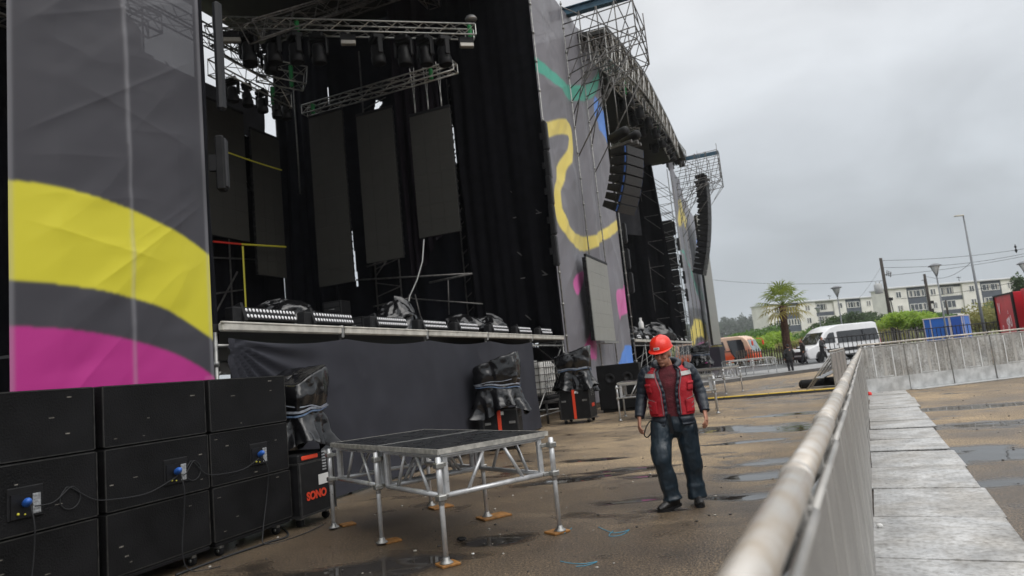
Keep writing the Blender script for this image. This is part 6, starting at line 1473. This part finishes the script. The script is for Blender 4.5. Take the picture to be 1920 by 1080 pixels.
def far_person(label, loc, rz, h, coat=DARKCOAT, step=.0, arm=.0, hood=True, group='people in dark clothes by the pavement'):
    t = T('person', label, 'person', loc, rz, group); k = h/1.75
    rot = Matrix.Rotation(R(8), 3, 'X'); V = lambda *a: Vector(a)*k
    mb = MB(); hc = V(0, -.03, 1.60); head(mb, hc, rot, k); limb(mb, [V(0, .02, 1.40), hc+V(0, .02, -.06)], [.07*k, .06*k], 8)
    el = {-1: V(-.29, .03, 1.14), 1: V(.29, .03, 1.14)}; wr = {-1: V(-.27, -.10-arm, .93+arm*.8), 1: V(.27, -.06, .92)}
    for s in (-1, 1): limb(mb, [V(s*.18, 0, 1.38), el[s], wr[s]], [.05*k, .04*k, .03*k], 8); hand(mb, wr[s], wr[s]-el[s], (-s, 0, 0), k, s, .5)
    mb.tube([V(0, 0, .85), V(0, 0, 1.38), V(0, 0, 1.44)], [.13*k, .15*k, .07*k], 10)
    b = remesh(mb.build('body', SKIN, t), .010, 2)
    MB().ball(hc+V(0, .03, .03), (.084*k, .10*k, .105*k), 12, 10, rot=rot).build('hood' if hood else 'hair', coat if hood else HAIR, t)
    mb = MB().tube([V(0, 0, .78), V(0, 0, .95), V(0, 0, 1.2), V(0, 0, 1.36), V(0, .01, 1.44), V(0, .01, 1.50)], [(.215*k, .16*k), (.205*k, .155*k), (.215*k, .16*k), (.22*k, .145*k), (.14*k, .11*k), (.09*k, .09*k)], 20, up=(0, -1, 0))
    for s in (-1, 1): limb(mb, [V(s*.17, 0, 1.38), el[s], wr[s]], [.085*k, .075*k, .06*k, .052*k], 12)
    remesh(mb.build('coat', coat, t), .014, 3, .03, .12)
    mb = MB().tube([V(0, 0, .95), V(0, 0, .80), V(0, 0, .74)], [.16*k, .17*k, .10*k], 14)
    for s in (-1, 1): limb(mb, [V(s*.09, 0, .85), V(s*.10, -s*step*.5-.02, .48), V(s*.10, -s*step, .10)], [.105*k, .085*k, .07*k, .075*k], 12)
    remesh(mb.build('trousers', M('black_trousers', (.014, .014, .017), .7), t), .014, 2, .02, .12)
    for s in (-1, 1):
        c = V(s*.10, -s*step, 0); mb = MB().tube([c+V(0, .07, .05), c+V(0, -.06, .05), c+V(0, -.16, .035)], [.045*k, .048*k, .032*k], 10, sq=.8); mb.tube([c+V(0, .03, .05), c+V(0, .03, .15)], .048*k, 10); mb.box(c+V(0, -.04, .014), (.09*k, .24*k, .028)); remesh(mb.build('shoe', BOOT, t), .010, 1)
    return t
q = atD(1484, 698, 37.0); far_person('figure in dark hooded coat standing with back turned on the pavement edge', (q.x, q.y, .0), R(200), 1.62)
q = atD(1510, 690, 46.5); far_person('man in dark clothes stepping past the front of the white van', (q.x, q.y, .15), R(-70), 1.72, M('dark_brown_coat', (.025, .02, .018), .7, var=.3, vs=5), .20, .25, False)
q = atD(1547, 690, 46.5); far_person('person in dark jacket walking along the side of the white van', (q.x, q.y, .15), R(80), 1.76, M('charcoal_jacket', (.02, .02, .024), .7, var=.3, vs=5), .26, .1, True)
# ------------------------------------------------------------------ vehicles
def wheel(t, x, y, r, w=.22, hub=None):
    wl = MB().lathe([(r*.55, -w/2), (r*.95, -w/2), (r, -w*.3), (r, w*.3), (r*.95, w/2), (r*.55, w/2)], (x, y, r), 24, Matrix.Rotation(R(90), 3, 'X')).build('wheel', RUBBER, t)
    mb = MB().lathe([(r*.6, -w*.42), (r*.6, -w*.5), (r*.2, -w*.40), (.02, -w*.44)], (x, y, r), 18, Matrix.Rotation(R(-90), 3, 'X'))
    mb.lathe([(r*.6, -w*.42), (r*.6, -w*.5), (r*.2, -w*.40), (.02, -w*.44)], (x, y, r), 18, Matrix.Rotation(R(90), 3, 'X')); mb.build('hub_cap', hub or STEEL, wl)
CARW = M('white_van_paint', (.72, .73, .74), .25, var=.04, vs=2, spec=.6); CARGLASS = M('dark_car_glass', (.018, .02, .024), .05, spec=.9); TRIM = M('black_car_trim', (.02, .02, .022), .5); LIGHTG = M('headlight_glass', (.55, .57, .6), .1, spec=.9); AMBER = M('amber_lens', (.7, .2, .02), .3)
def body(prof, w, name, mat, parent, bev=.10, taper=.10, zt=1.2):
    """side profile (x, z) extruded across the width; the sides lean in above zt"""
    top = max(p[1] for p in prof); vs = []; n = len(prof); secs = (-1, -.93, 0, .93, 1)
    for s in secs:
        for (x, z) in prof:
            y = s*w/2*(1-taper*max(0, z-zt)/(top-zt)); e = .06 if abs(s) == 1 else 0
            cx = sum(p[0] for p in prof)/n; vs.append((x+(cx-x)*e*.35, y, z-(.06 if e and z > top*.9 else 0)))
    fs = [(k*n+i, k*n+(i+1) % n, (k+1)*n+(i+1) % n, (k+1)*n+i) for k in range(len(secs)-1) for i in range(n)]+[tuple(range(n-1, -1, -1)), tuple(range((len(secs)-1)*n, len(secs)*n))]
    o = MB().add(vs, fs).build(name, mat, parent); m = o.modifiers.new('round', 'BEVEL'); m.width = bev; m.segments = 3; m.limit_method = 'ANGLE'; m.angle_limit = R(40)
    for p in o.data.polygons: p.use_smooth = True
    return o
def sidepanel(poly, w, name, mat, parent, taper=.10, zt=1.2, top=2.72, off=.02, th=.03, sides=(-1, 1)):
    for s in sides:
        vs = []
        for d in (0, th):
            for (x, z) in poly: y = s*(w/2*(1-taper*max(0, z-zt)/(top-zt))+off-d); vs.append((x, y, z))
        n = len(poly); MB().add(vs, [tuple(range(n)), tuple(range(n, 2*n))]+[(i, (i+1) % n, n+(i+1) % n, n+i) for i in range(n)]).build(name, mat, parent)
va = atD(1497, 676, 51.5); vb = atD(1636, 664, 54.5); va.z = vb.z = 0; vd = vb-va; VL = vd.length
t = T('passenger_van', 'white high roof passenger van parked on the road behind the dark figures', 'van', (va.x, va.y, .02), math.atan2(vd.y, vd.x)); W = 2.0; k = VL/6.4
pf = [(.10, .32), (.0, .50), (-.02, .85), (.12, 1.08), (.95, 1.32), (1.70, 2.20), (2.15, 2.52), (2.9, 2.70), (6.0, 2.72), (6.28, 2.62), (6.36, 1.7), (6.40, .55), (6.34, .32)]
pf = [(x*k, z) for x, z in pf]; body(pf, W, 'body', CARW, t)
S = lambda p: [(x*k, z) for x, z in p]
sidepanel(S([(1.38, 1.36), (1.93, 2.05), (2.12, 2.14), (2.42, 2.14), (2.42, 1.36)]), W, 'front_side_window', CARGLASS, t)
sidepanel(S([(2.66, 1.30), (2.66, 2.12), (2.75, 2.18), (6.02, 2.22), (6.16, 2.12), (6.2, 1.36), (6.12, 1.30)]), W, 'rear_side_window', CARGLASS, t)
sidepanel(S([(1.62, .66), (1.62, .86), (4.75, .86), (4.75, .66)]), W, 'side_trim', TRIM, t); sidepanel(S([(5.72, .66), (5.72, .86), (6.36, .86), (6.36, .66)]), W, 'side_trim', TRIM, t)
sidepanel(S([(1.62, .34), (1.62, .44), (4.75, .44), (4.75, .34)]), W, 'sill', TRIM, t, off=.01)
sidepanel(S([(2.50, 1.20), (2.50, 1.25), (2.66, 1.25), (2.66, 1.20)]), W, 'door_handle', TRIM, t, off=.04)
for xw in (1.02*k, 5.22*k):
    sidepanel([(xw+.47*cos(pi*i/10), .36+.47*sin(pi*i/10)) for i in range(11)], W, 'wheel_arch', TRIM, t, off=.008, sides=(-1,))
    for s in (-1, 1): wheel(t, xw, s*(W/2-.10), .36)
MB().add([(v[0], v[1], v[2]) for s in (0, -.03) for v in ((1.0*k-.02+s, -.82, 1.40), (1.0*k-.02+s, .82, 1.40), (1.72*k-.03+s, .78, 2.22), (1.72*k-.03+s, -.78, 2.22))], [(0, 1, 2, 3), (4, 5, 6, 7), (0, 1, 5, 4), (1, 2, 6, 5), (2, 3, 7, 6), (3, 0, 4, 7)]).build('windscreen', CARGLASS, t)
MB().box((-.02, 0, .80), (.06, 1.1, .26), bev=.02).build('grille', TRIM, t); MB().box((.02, 0, .45), (.10, 1.8, .24), bev=.04).build('bumper', TRIM, t)
for s in (-1, 1): MB().box((.10, s*.80, 1.0), (.24, .30, .26), Matrix.Rotation(R(35), 3, 'Y'), .06).build('headlight', LIGHTG, t); MB().box((1.30*k, s*1.14, 1.48), (.12, .18, .34), bev=.04).build('wing_mirror', TRIM, t); MB().box((6.4*k, s*.88, 1.05), (.05, .14, .6), bev=.02).build('tail_light', RED, t)
# orange minibus: front at the right end, only its front part shows past the screens
t = T('minibus', 'orange and cream minibus with big dark windows partly hidden by the far screen', 'bus', (0, 0, .02)); bb = atD(1425, 690, 66); bb2 = atD(1338, 700, 69); bb.z = bb2.z = .02; dd = bb2-bb
t.location = bb; t.scale = (1.1, 1.1, 1.1); t.rotation_euler = (0, 0, math.atan2(dd.y, dd.x))
BUSP = M('orange_to_cream_paint', (.78, .13, .02), .3)
nt = BUSP.node_tree; tc = nt.nodes.new('ShaderNodeTexCoord'); sx = nt.nodes.new('ShaderNodeSeparateXYZ'); nt.links.new(tc.outputs['Object'], sx.inputs[0]); rp = nt.nodes.new('ShaderNodeValToRGB'); mr = nt.nodes.new('ShaderNodeMapRange'); mr.inputs['From Max'].default_value = 2.8
nt.links.new(sx.outputs['Z'], mr.inputs[0]); nt.links.new(mr.outputs[0], rp.inputs[0]); rp.color_ramp.elements[0].position = .30; rp.color_ramp.elements[0].color = (.74, .085, .015, 1); rp.color_ramp.elements[1].position = .62; rp.color_ramp.elements[1].color = (.74, .50, .36, 1); nt.links.new(rp.outputs[0], nt.nodes['Principled BSDF'].inputs['Base Color'])
W = 2.2; top = 2.62; pf = [(.15, .28), (.0, .5), (.02, 1.0), (.42, 2.1), (.72, 2.45), (1.2, 2.60), (7.2, 2.62), (7.4, 2.4), (7.45, .5), (7.4, .28)]
body(pf, W, 'body', BUSP, t, .12, .08, 1.1)
bp = dict(taper=.08, zt=1.1, top=top)
sidepanel([(.60, .95), (.78, 2.0), (.95, 2.28), (2.25, 2.30), (1.95, 1.15), (1.6, .62), (.74, .62)], W, 'door_window', CARGLASS, t, **bp)
sidepanel([(2.42, 1.45), (2.62, 2.24), (4.4, 2.24), (4.4, 1.45)], W, 'side_window', CARGLASS, t, **bp); sidepanel([(4.55, 1.45), (4.55, 2.24), (6.9, 2.24), (6.9, 1.45)], W, 'side_window', CARGLASS, t, **bp)
sidepanel([(2.0, 1.30), (2.05, 1.36), (3.4, 1.36), (3.4, 1.30)], W, 'side_stripe', TRIM, t, **bp)
for xw in (1.45, 5.6):
    for s in (-1, 1): wheel(t, xw+.0, s*(W/2-.08), .40)
MB().add([(v[0]+s, v[1], v[2]) for s in (-.03, .0) for v in ((.06, -.95, 1.12), (.06, .95, 1.12), (.45, .88, 2.18), (.45, -.88, 2.18))], [(0, 1, 2, 3), (4, 5, 6, 7), (0, 1, 5, 4), (1, 2, 6, 5), (2, 3, 7, 6), (3, 0, 4, 7)]).build('windscreen', M('pale_reflecting_glass', (.25, .32, .34), .06, spec=.9), t)
MB().box((-.02, 0, .45), (.14, 2.0, .26), bev=.05).build('bumper', ORANGE, t)
for s in (-1, 1): MB().box((.05, s*.85, .85), (.12, .3, .2), bev=.05).build('headlight', LIGHTG, t); MB().tube([(.35, s*1.0, 2.25), (-.05, s*1.2, 2.2), (-.12, s*1.25, 2.0)], .03, 6).box((-.12, s*1.27, 1.85), (.14, .2, .42), bev=.05).build('wing_mirror', ORANGE, t)
for s in (-1, 1): letters('EXPRESS', .2, RED, t, (3.4, s*(W/2+.012), 1.12), (R(90), 0, 0 if s < 0 else pi)) if False else None
# blue site cabin, red container
BLUEP = M('blue_cabin_panel', (.02, .13, .50), .45, var=.12, vs=1.2); PALEF = M('pale_cabin_frame', (.62, .55, .55), .5)
def cabin():
    pA = atD(1737, 640, 60); pC = atD(1812, 640, 58); pA.z = pC.z = 0; d = pC-pA; L = d.length; ang = math.atan2(d.y, d.x)
    t = T('site_cabin', 'blue site cabin with pale frames behind the metal railing', 'cabin', pA, ang); H = 2.55; Dp = 3.2
    MB().box((L/2, Dp/2, H/2), (L, Dp, H), bev=.03).build('shell', BLUEP, t); MB().box((L/2, Dp/2, H+.03), (L+.1, Dp+.1, .08), bev=.02).build('roof', PALEF, t)
    for x in (.03, .55, L*.66, L*.69, L-.05): MB().box((x, -.02, H/2), (.07, .06, H-.05)).build('frame_post', PALEF, t)
    for y in (.35, Dp-.1): MB().box((L+.02, y, H/2), (.06, .08, H-.05)).build('frame_post', PALEF, t)
    MB().box((L*.83, -.025, H*.5), (L*.22, .03, H*.86), bev=.01).build('door', M('deep_blue_door', (.02, .09, .42), .45), t)
cabin()
def container():
    pA = atD(1879, 640, 41.5); pC = atD(1914, 640, 38); pA.z = pC.z = 0; d = pC-pA; ang = math.atan2(d.y, d.x); L = d.length
    t = T('red_container', 'red advertising container with white lettering at the right edge', 'container', pA, ang); H = 3.25; REDP = M('red_container_paint', (.50, .015, .03), .45, var=.15, vs=1.0)
    MB().box((L/2, 1.6, H/2), (L, 3.2, H), bev=.02).build('shell', REDP, t); MB().box((L+1.9, 1.9, H/2+.08), (2.8, 3.2, H), bev=.02).build('second_module', REDP, t)
    for x in (.04, L-.02, L+.14): MB().box((x, -.03, H/2), (.08, .10, H)).build('corner_post', BLACKMETAL, t)
    MB().box((L/2, -.02, H-.03), (L, .08, .08)).build('top_edge', BLACKMETAL, t)
    PW = M('pale_pink_print', (.78, .62, .66), .5)
    o = letters('V', .62, PW, t, (L*.22, -.04, H*.74), (R(90), 0, R(0)), bold=.012); o.scale = (1.1, 1.5, 1)
    o = letters('SPU', .52, PW, t, (L*.66, -.04, H*.47), (R(90), R(-14), 0), bold=.02); o.scale = (1.2, 1.6, 1)
    letters('8 20', .26, PW, t, (L*.30, -.04, H*.26), (R(90), 0, 0), bold=.006); letters('o', .5, PW, t, (L*.28, -.04, H*.42), (R(90), 0, 0), bold=.01); letters('ll', .3, PW, t, (L*.66, -.04, H*.66), (R(90), 0, 0))
container()

# ------------------------------------------------------------------ damp air
def haze():
    o = MB().box((0, 480, 24), (1560, 1400, 52)).build('haze', M('haze_air', (1, 1, 1))); m = MATS['haze_air']; nt = m.node_tree; nt.nodes.clear()
    v = nt.nodes.new('ShaderNodeVolumePrincipled'); v.inputs['Color'].default_value = (.93, .95, .97, 1); v.inputs['Density'].default_value = .00028; v.inputs['Anisotropy'].default_value = .2
    q = nt.nodes.new('ShaderNodeOutputMaterial'); nt.links.new(v.outputs[0], q.inputs['Volume']); tag(o, kind='stuff'); o['label'] = 'pale damp air that fades the far hills'; o['category'] = 'haze'
haze()
